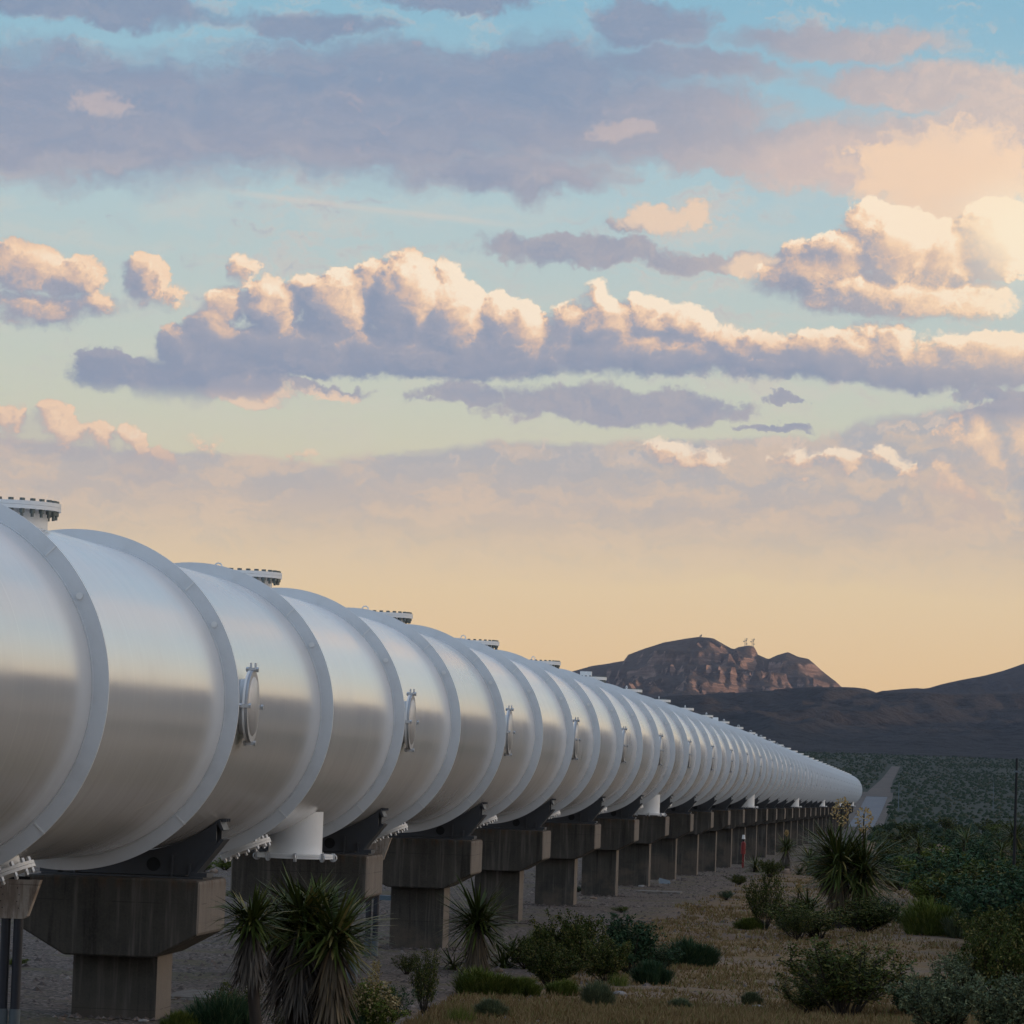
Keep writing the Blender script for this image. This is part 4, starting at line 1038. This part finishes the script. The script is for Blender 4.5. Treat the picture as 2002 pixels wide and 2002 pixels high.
for i, (kd, px, py, wv, hv, lab, mt_) in enumerate([
    ('creo', 1700, 1960, 120, 90, "dark right half of the nearest creosote thicket", None), ('creo', 1590, 1985, 100, 70, "low left fringe of the nearest creosote thicket", None),
    ('creo', 1560, 1840, 90, 60, "loose creosote bush in front of the low flowering yucca", None), ('dense', 1690, 1825, 120, 66, "dark bush filling the gap right of the twin-headed yucca", M_CREO),
    ('creo', 1720, 1812, 90, 60, "brown-green bush behind the small spiky rosette", M_CREO2), ('mound', 1905, 1835, 110, 56, "grey-green bush right of the rounded bright-topped bush", M_SAGE),
    ('dense', 1030, 1895, 86, 60, "dark bush touching the left side of the darkest central bush", M_CREO), ('creo', 1290, 1900, 80, 60, "loose twiggy bush between the central pair and the small dome", M_CREO2),
    ('mound', 1100, 1948, 60, 30, "low yellowish tuft in front of the central dark bushes", M_LIME), ('dense', 1445, 1730, 40, 20, "little dark bush by the round stemless yucca", M_CREO),
    ('dense', 1505, 1716, 50, 34, "dark bush under the small tree yucca", M_CREO), ('dense', 1620, 1735, 90, 56, "dark bush behind the twin-headed yucca on its left", M_CREO),
    ('creo', 1420, 1760, 36, 18, "tiny green weed on the grass left of the upright creosote", M_CREO2), ('creo', 1130, 1745, 22, 12, "sprig of green beside the fifth pier foot", M_CREO2),
    ('creo', 1215, 1785, 40, 12, "flat weed patch on the gravel before the sixth pier", M_LIME), ('dense', 1780, 1990, 110, 76, "low dark bush between the creosote thicket and the corner sage", M_CREO2),
    ('creo', 760, 2010, 90, 80, "green stems mixing into the straw-coloured bush", M_CREO2), ('creo', 700, 2030, 90, 90, "green brush between the yucca clump and the straw-coloured bush", M_CREO2),
    ('mound', 1330, 1975, 46, 22, "small tan-green tussock near the bottom edge centre", M_SAGE), ('creo', 1530, 1820, 70, 66, "right companion of the upright creosote with bare stems", None)]):
    shrub(kd, (px, py), wv, hv, lab, var=i % 2, mt=mt_, name="creosote_bush" if kd == 'creo' else "brush_bush")
# straw-coloured flowering bush
sb_ = shrub('dense', (725, 2035), 116, 110, "straw-coloured flowering bush beside the biggest yucca clump", name="flowering_bush", var=1, mt=M_LIME)
fb = MB(); rf_ = random.Random(31); g_ = ground_at(725, 2035); s_ = 1 / scale_at(g_.y)
for i in range(520):
    a = rf_.uniform(0, 2*pi); r = sqrt(rf_.random()) * 56 * s_; z = (118 + 10 * sin(a * 3) - (r / (56*s_)) ** 2 * 50) * s_ * rf_.uniform(.62, 1.02); c = Vector((r*cos(a), r*sin(a), z))
    if i < 60: c = Vector((.14 + rf_.gauss(0, .03), rf_.gauss(0, .03), (100 + i * .9) * s_))
    for q in range(3):
        u = Vector((rf_.gauss(0, 1), rf_.gauss(0, 1), rf_.gauss(0, 1))).normalized() * .016; v_ = u.orthogonal().normalized() * .013; cc = c + Vector((rf_.gauss(0, .012), rf_.gauss(0, .012), rf_.gauss(0, .012)))
        fb.add([cc - u, cc + v_, cc + u, cc - v_], [(0, 1, 2, 3)])
fo_ = fb.build("flower_heads", M_STRAW, sb_); fo_.scale = tuple(1 / v for v in sb_.scale); fo_.rotation_euler = (0, 0, 0)
# right-hand brush
shrub('dense', (1850, 2030), 170, 130, "large grey-green sage bush in the lower right corner", name="sage_bush", var=0, mt=M_SAGE)
shrub('dense', (1960, 2040), 150, 130, "grey-green sage bush at the right picture edge", name="sage_bush", var=1, mt=M_SAGE)
shrub('dense', (1890, 1940), 130, 76, "grey-green sage bush below the white rock", name="sage_bush", var=0, mt=M_SAGE)
shrub('mound', (1470, 1925+40), 40, 24, "tiny grey tuft in the dry grass left of the nearest creosote", name="sage_bush", var=1, mt=M_SAGE)
shrub('mound', (1465, 1818), 56, 22, "low green patch at the foot of the upright creosote", name="brush_bush", var=1, mt=M_LIME)
shrub('mound', (1660, 1812), 80, 26, "pale sage fringe under the twin-headed yucca", name="sage_bush", var=0, mt=M_SAGE)
for i, (px, py, wv, hv) in enumerate([(1950, 1960, 150, 150), (1985, 1890, 130, 120), (1935, 1870, 110, 90)]):
    shrub('dense', (px, py), wv, hv, ["dark tall bush behind the edge sage in the lower right", "dark bush at the right edge above the lower bushes", "dark bush just right of the white rock"][i], var=i % 2, mt=M_CREO)
rb = random.Random(77); cnt = 0; tries = 0
while cnt < 230 and tries < 6000:
    tries += 1
    px = rb.uniform(1690, 2060); py = 1624 + (rb.random() ** 1.25) * 240
    edge = 1705 + max(0, py - 1640) * .45 + max(0, py - 1760) * 1.6        # the brush ends along this line
    if px < edge or (abs(px - 1797) < 34 and 1700 < py < 1800): continue
    g = ground_at(px, py); s = scale_at(g.y); hm = rb.uniform(.45, 1.0) + (.7 if rb.random() < .12 else 0)
    k = rb.random()
    shrub('creofar' if py < 1740 else 'dense', (px, py), hm * s * rb.uniform(1.2, 1.9), hm * s, "dark bush in the dense scrub that closes the grassy clearing", name="creosote_bush" if k < .65 else "brush_bush",
          group="bushes of the dense scrub", var=rb.randint(0, 1), mt=M_CREO if k < .5 else (M_CREO2 if k < .78 else (M_LIME if k < .9 else M_SAGE)))
    cnt += 1
# a few bushes behind the piers, on the far side of the line
for i, (px, py, wv, hv) in enumerate([(395, 1705, 60, 22), (440, 1702, 40, 26), (470, 1760, 60, 20), (250, 1895, 90, 16), (30, 1890, 60, 16), (1240, 1640, 30, 10), (640, 1745, 50, 22), (1150, 1660, 36, 12)]):
    shrub('dense', (px, py), wv, hv, ["green bush seen between the two nearest pier caps", "second green bush between the two nearest pier caps", "low green growth on the gravel beside the leaning yucca", "flat green patch on gravel behind the largest pier column",
          "green patch on gravel behind the dark posts", "small bush on the far side of the pier row", "bush half hidden behind the second pier", "bush beyond the fourth pier"][i], var=i % 2, mt=M_LIME)

# ---- dry grass (stuff): one mesh of many short blades
gm = MB(); rg = random.Random(5); N = 0
while N < 60000:
    px = rg.uniform(560, 2060); py = 1668 + (rg.random() ** .75) * 350
    g = ground_at(px, py) if False else None
    # straight solve on the mean ground for speed
    d = ray(px, py); d = d / d.y; y = 60.0
    for _ in range(4): y = max(30.0, min(240.0, float(np.interp(y, _gy, _gh)) / d.z))
    x = CAM_X + d.x * y
    dens = .38 + 1.0 * mnoise.noise(Vector((x * .16, y * .09, 9.))) + .6 * mnoise.noise(Vector((x * .7, y * .4, 9.))); lim = 3.0 + 1.3 * mnoise.noise(Vector((y * .1, 2, 2)))
    N += 1
    if x < lim or rg.random() > dens + .12: continue
    z = ground(x, y); hgt = rg.uniform(.035, .09) * (1.0 + .6 * max(0, dens - .5)); a = rg.uniform(0, 2*pi); wv = .006 + .00012 * y
    for q in range(3):
        x2, y2 = x + rg.gauss(0, .05), y + rg.gauss(0, .05); lx_, ly_ = rg.gauss(0, .04), rg.gauss(0, .04)
        gm.add([(x2 - wv, y2, z - .01), (x2 + wv, y2, z - .01), (x2 + lx_, y2 + ly_, z + hgt * rg.uniform(.6, 1.2))], [(0, 1, 2)])
tag(gm.build("dry_grass", M_GRASS), "short straw-brown grass over the clearing beside the tube", "grass", kind="stuff")

# ---- stones
def stone_mesh(rnd, n=1):
    b = MB(); bm = bmesh.new(); bmesh.ops.create_icosphere(bm, subdivisions=2, radius=1); s = rnd.random() * 50
    for v in bm.verts: v.co *= 1 + .38 * mnoise.noise(v.co * 1.3 + Vector((s, 0, 0))); v.co.z *= .65
    vs = [v.co.copy() for v in bm.verts]; fs = [tuple(v.index for v in f.verts) for f in bm.faces]; bm.free(); return vs, fs
mt_s, t_, b_ = mat("pale_stone", (.2, .17, .15, 1), .9, 0, .2); geo = t_.new('ShaderNodeNewGeometry'); oi = t_.new('ShaderNodeObjectInfo')
cst = t_.ramp(geo.outputs['Random Per Island'], [(0, (.085, .070, .062, 1)), (.5, (.14, .110, .095, 1)), (.85, (.20, .155, .135, 1)), (1, (.30, .25, .22, 1))])
cst = t_.mix(t_.ss(t_.noise(geo.outputs['Position'], 9, 4.0, .65), .35, .7, 0, .5), cst, (.07, .06, .055, 1)); t_.put(b_.inputs['Base Color'], cst)
M_STONE = mt_s
variants = [stone_mesh(random.Random(i)) for i in range(6)]
sm = MB(); rs = random.Random(11)
oct_v = [(1,0,0),(0,1,0),(-1,0,0),(0,-1,0),(0,0,.7),(0,0,-.5)]; oct_f = [(0,1,4),(1,2,4),(2,3,4),(3,0,4),(1,0,5),(2,1,5),(3,2,5),(0,3,5)]
for i in range(15000):
    y = 34 + (rs.random() ** 1.6) * 150; x = rs.gauss(-1.0, 4.5) if rs.random() < .75 else rs.uniform(-14, 14)
    if x > 5 and rs.random() < .75: continue
    z = ground(x, y); s = .022 + .055 * rs.random() ** 4; a = rs.uniform(0, 2*pi)
    sm.add([(x + s * (vx * cos(a) - vy * sin(a)) * rs.uniform(.7, 1.3), y + s * (vx * sin(a) + vy * cos(a)), z + s * vz * rs.uniform(.7, 1.2)) for vx, vy, vz in oct_v], oct_f)
for mI, yp, o_ in PIERS[1:12]:
    for i in range(150):
        sd_ = rs.choice((-1, 1)); x = rs.uniform(-.7, .9); y = yp - .47 - abs(rs.gauss(0, .22)) if rs.random() < .6 else yp + rs.uniform(-.5, .6)
        if y > yp - .46: x = .52 + abs(rs.gauss(0, .16))
        s = .015 + .045 * rs.random() ** 3; z = ground(x, y) - .004; a = rs.uniform(0, 6.28)
        sm.add([(x + s * (vx * cos(a) - vy * sin(a)) * rs.uniform(.7, 1.3), y + s * (vx * sin(a) + vy * cos(a)), z + s * .3 + s * vz * rs.uniform(.7, 1.2)) for vx, vy, vz in oct_v], oct_f)
tag(sm.build("gravel", M_STONE), "loose broken gravel spread along the line of piers", "gravel", kind="stuff")
def rock(px, py, wpx, hpx, lab, mt=None, seed=0):
    g = ground_at(px, py); s = 1 / scale_at(g.y); vs, fs = variants[seed % 6]; b = MB()
    b.add([Vector((v.x * wpx * s * .5, v.y * wpx * s * .5, v.z * hpx * s * .75 + hpx * s * .25)) for v in vs], fs)
    o = b.build("rock", mt or M_STONE, None, 180); o.location = g; tag(o, lab, "rock"); return o
M_PALE, t2, b2 = mat("white_rock", (.34, .32, .30, 1), .9, 0, .2); t2.put(b2.inputs['Base Color'], t2.mix(t2.ss(t2.noise(t2.new('ShaderNodeNewGeometry').outputs['Position'], 6, 4.0, .65), .35, .7), (.36, .34, .32, 1), (.18, .16, .15, 1)))
M_TANR, t2, b2 = mat("tan_rock", (.26, .19, .14, 1), .9, 0, .2); t2.put(b2.inputs['Base Color'], t2.mix(t2.ss(t2.noise(t2.new('ShaderNodeNewGeometry').outputs['Position'], 6, 4.0, .65), .35, .7), (.28, .20, .15, 1), (.16, .12, .09, 1)))
for i, (px, py, wv, hv, lab, mt_) in enumerate([
    (1908, 1882, 28, 24, "white angular rock at the edge of the dark brush on the right", M_PALE), (1537, 1708, 20, 13, "pale tan boulder below the small tree yucca", M_TANR),
    (1853, 1952, 34, 22, "tan rock among the lower right sage bushes", M_TANR), (1210, 1946, 28, 12, "whitish flat rock under the central bushes", M_PALE),
    (967, 1850, 9, 6, "small pinkish rock beside the fourth pier column", M_TANR), (418, 1708, 18, 12, "pinkish boulder on the gravel between the nearest pier caps", M_TANR),
    (975, 1902, 18, 12, "tan stone beside the small stemless yucca", M_TANR), (1255, 1734, 14, 5, "pale stone at the foot of the sixth pier", M_PALE),
    (1160, 1758, 16, 6, "flat tan stone beside the fifth pier column", M_TANR), (120, 1996, 16, 10, "reddish stone at the left foot of the largest pier", M_TANR),
    (280, 1998, 22, 8, "broken stone lying against the largest pier foot", M_PALE), (1480, 1970, 26, 6, "grey flat stone left of the nearest creosote bush", M_PALE)]):
    rock(px, py, wv, hv, lab, mt_, i)
# concrete slab fragments by the piers
for i, (px, py, wv, dv, lab) in enumerate([(1290, 1746, 84, 1.2, "long pale concrete slab flush with the gravel beside the piers"), (385, 1950, 90, 1.6, "pale concrete slab behind the largest pier column"), (1300, 1728, 22, .5, "tilted grey grate leaning on stones beside the slab")]):
    g = ground_at(px, py); s = 1 / scale_at(g.y); b = MB(); w2 = wv * s / 2; b.box(-w2, w2, -dv / 2, dv / 2, -.06, .05 if i < 2 else .03)
    for k_ in range(5): b.box(-w2 + k_ * w2 * .4, -w2 + k_ * w2 * .4 + w2 * .25, -dv / 2 - .1 - .05 * (k_ % 2), -dv / 2 + .05, -.04, .03)
    o = b.build("concrete_slab" if i < 2 else "metal_grate", M_SLAB if i < 2 else M_BLUE); o.location = g
    if i == 2: o.rotation_euler = (.5, .25, .3)
    tag(o, lab, "slab" if i < 2 else "grate")

# ---- scrub of the valley floor (stuff) and the brush on the slopes' feet
vm = MB(); rv = random.Random(21)
for i in range(42000):
    y = 330 * (1 + 5.6 * rv.random() ** .9); xr = y * .12; x = CAM_X + rv.uniform(-.16 * y, .05 * y)
    if y < 1000 and -9 < x < 3.4 - (y - 500) * .003: continue
    if 1000 <= y < 1450 and -4.5 < x < 1.0: continue
    if y < 600 and -6 < x < 4.2: continue
    s = rv.uniform(.20, .50) * (1 + y / 4000); z = ground(x, y)
    if rv.random() < .45 + .5 * mnoise.noise(Vector((x * .02, y * .006, 4.))): continue
    vs = []
    for (vx, vy, vz) in [(1,0,.25),(.3,.9,.3),(-.8,.5,.25),(-.8,-.6,.3),(.4,-.9,.25),(.2,.1,1.0),(-.35,-.2,.85)]:
        vs.append((x + vx * s * rv.uniform(.6, 1.3), y + vy * s, z + vz * s * rv.uniform(.7, 1.3)))
    vm.add(vs, [(0,1,5),(1,2,6),(1,6,5),(2,3,6),(3,4,6),(4,5,6),(4,0,5)])
    vm.add([(v[0] * 1.0, v[1], z - .05) if j < 5 else v for j, v in enumerate(vs)], [(0,1,5),(2,3,6),(3,4,6),(4,0,5)])
M_VAL = leaf_mat("valley_scrub_green", (.020, .034, .018, 1), (.038, .054, .030, 1), (.070, .068, .042, 1), .9)
tag(vm.build("desert_scrub", M_VAL), "dark scattered scrub covering the valley floor beyond the tube", "scrub", kind="stuff")

# ------------------------------------------------------------------ poles, extinguisher, pipe rack, masts
def pole(px, base_y_dist, top_py, r, mt, lab, name="pole"):
    d = ray(px, 1560); d = d / d.y * base_y_dist; x = CAM_X + d.x; g = Vector((x, base_y_dist, ground(x, base_y_dist)))
    dt = ray(px, top_py); zt = (dt / dt.y * base_y_dist).z; h = zt - g.z; b = MB(); b.tube((0, 0, -.3), (0, 0, h), r, r * .62, 12); b.tube((0, 0, h), (0, 0, h + .03), r * .7, r * .5, 12)
    root = tag(empty(name, g), lab, "pole"); b.build("shaft", mt, root, 40)
    c = MB(); c.box(-r * 1.5, r * 1.5, -r * .9, r * .9, h * .90, h * .915); c.build("bracket", M_SLEEVE, root); return root
pole(1986, 140, 1484, .065, M_HOLE, "dark wooden pole rising at the right picture edge")
pole(1757, 700, 1529, .09, M_BLUE, "thin pale pole beside the end of the road")
pole(1942, 760, 1529, .06, M_BLUE, "faint thin pale pole on the valley floor near the dark pole")
# fire extinguisher hanging on a red board in front of the pier row
g = ground_at(1452, 1697); gx_, gy_ = g.x, g.y; M_RED = paint("red_enamel", (.22, .012, .010, 1), .4, (.1, .02, .02, 1), .3)
root = tag(empty("fire_extinguisher", (gx_, gy_, g.z)), "red fire extinguisher with white cover mounted on a red post before the pier row", "fire extinguisher")
b = MB(); b.box(-.05, .05, .05, .10, -.1, .75); b.build("post", M_RED, root)
b = MB(); b.tube((0, 0, .62), (0, 0, 1.12), .11, n=20); b.tube((0, 0, 1.12), (0, 0, 1.20), .11, .04, n=20); b.build("cylinder", M_RED, root, 35)
b = MB(); b.tube((0, 0, 1.20), (0, 0, 1.26), .045, n=12); b.box(-.09, .05, -.02, .02, 1.26, 1.30); b.tube((0, -.02, 1.10), (.10, -.06, .8), .015, n=8); b.build("valve", M_HOLE, root)
b = MB(); b.tube((0, 0, 1.31), (0, 0, 1.50), .08, .05, n=16); b.build("white_cover", M_WHITE, root, 40)
# blue steel pipe racks on the far side of the line
def rack(px, py, y, w_, h, lab):
    d = ray(px, py); d = d / d.y * y; x = CAM_X + d.x; gz_ = ground(x, y); root = tag(empty("pipe_rack", (x, y, gz_)), lab, "pipe rack", "blue steel pipe racks behind the piers")
    for sx in (-1, 1):
        b = MB(); b.box(sx * w_ * .5 - .09, sx * w_ * .5 + .09, -.09, .09, -.3, h); b.build("post", M_POST, root)
    b = MB(); b.box(-w_ * .7, w_ * .7, -.12, -.092, h * .55, h * .85); b.build("beam", M_BLUE, root)
    b = MB(); b.box(-w_ * .7, w_ * .7, -.14, -.02, h * .2, h * .27); b.build("beam", M_BLUE, root)
    for k_ in range(3):
        b = MB(); b.tube((-w_ * .7, .1 * k_, h + .08), (w_ * .7, .1 * k_, h + .08), .045, n=10); b.build("pipe", M_WHITE, root, 40)
rack(735, 1790, 88, 1.6, 1.5, "blue steel pipe rack glimpsed between the second and third piers")
rack(1036, 1712, 150, 2.0, 1.5, "blue steel pipe rack between the fourth and fifth piers")
rack(1137, 1690, 185, 1.6, 1.6, "small pale blue rack between the fifth and sixth piers")
d = ray(690, 1870); d = d / d.y * 56; x = CAM_X + d.x; g = Vector((x, 56, ground(x, 56))); root = tag(empty("standpipe", g), "grey-blue plastic standpipe beside the second pier foot", "pipe")
b = MB(); b.tube((0, 0, -.1), (0, 0, .30), .075, n=16); b.build("body", M_SLEEVE, root, 40); b = MB(); b.tube((0, 0, .30), (0, 0, .33), .09, n=16); b.build("cap", M_SLEEVE, root, 40)

# radio masts on the far summit
def mast(px, top_py, base_py, lab, w_=3.4):
    Y = 6290; d = ray(px, base_py); d = d / d.y * Y; dt = ray(px, top_py); h = (dt / dt.y * Y).z - d.z; root = tag(empty("radio_mast", (CAM_X + d.x, Y, d.z - 3)), lab, "mast", "radio masts on the far summit"); h += 3
    b = MB()
    for a in range(3):
        p = Vector((cos(a * 2.094), sin(a * 2.094), 0)) * w_ * .5; b.tube(p, p + Vector((0, 0, h)), .20, n=5)
        q = Vector((cos((a + 1) * 2.094), sin((a + 1) * 2.094), 0)) * w_ * .5
        for k_ in range(8): b.tube(p + Vector((0, 0, h * k_ / 8)), q + Vector((0, 0, h * (k_ + 1) / 8)), .13, n=4)
    b.build("lattice", M_BOLT, root)
    for k_, (f, sx) in enumerate(((.95, 1), (.72, -1), (.5, 1), (.8, .6))):
        b = MB(); b.tube((sx * w_ * .7, -1.5, h * f), (sx * w_ * .7, -2.3, h * f), 1.0, n=12); b.build("dish", M_BOLT, root, 40)
mast(1457, 1248, 1266, "shorter left radio mast on the mountain summit")
mast(1471, 1249, 1266, "right radio mast with round dishes on the mountain summit")
# small red-brown antenna group on the broad top
mast(1370, 1241, 1248, "tiny antenna on the broad top of the mountain", 1.6)
# ------------------------------------------------------------------ haze: one closed box of thin air round everything
hb = MB(); hb.box(-11500, 11500, -9500, 11500, -40, 900)
hz = bpy.data.materials.new("thin_haze"); hz.use_nodes = True; t = NT(hz.node_tree)
for n_ in list(t.n): t.n.remove(n_)
ho = t.new('ShaderNodeOutputMaterial'); hv = t.new('ShaderNodeVolumePrincipled'); hv.inputs['Color'].default_value = (.62, .72, .95, 1)
hv.inputs['Density'].default_value = 3.0e-5; hv.inputs['Anisotropy'].default_value = 0.0; t.l.new(hv.outputs[0], ho.inputs['Volume'])
tag(hb.build("haze", hz), kind='stuff')
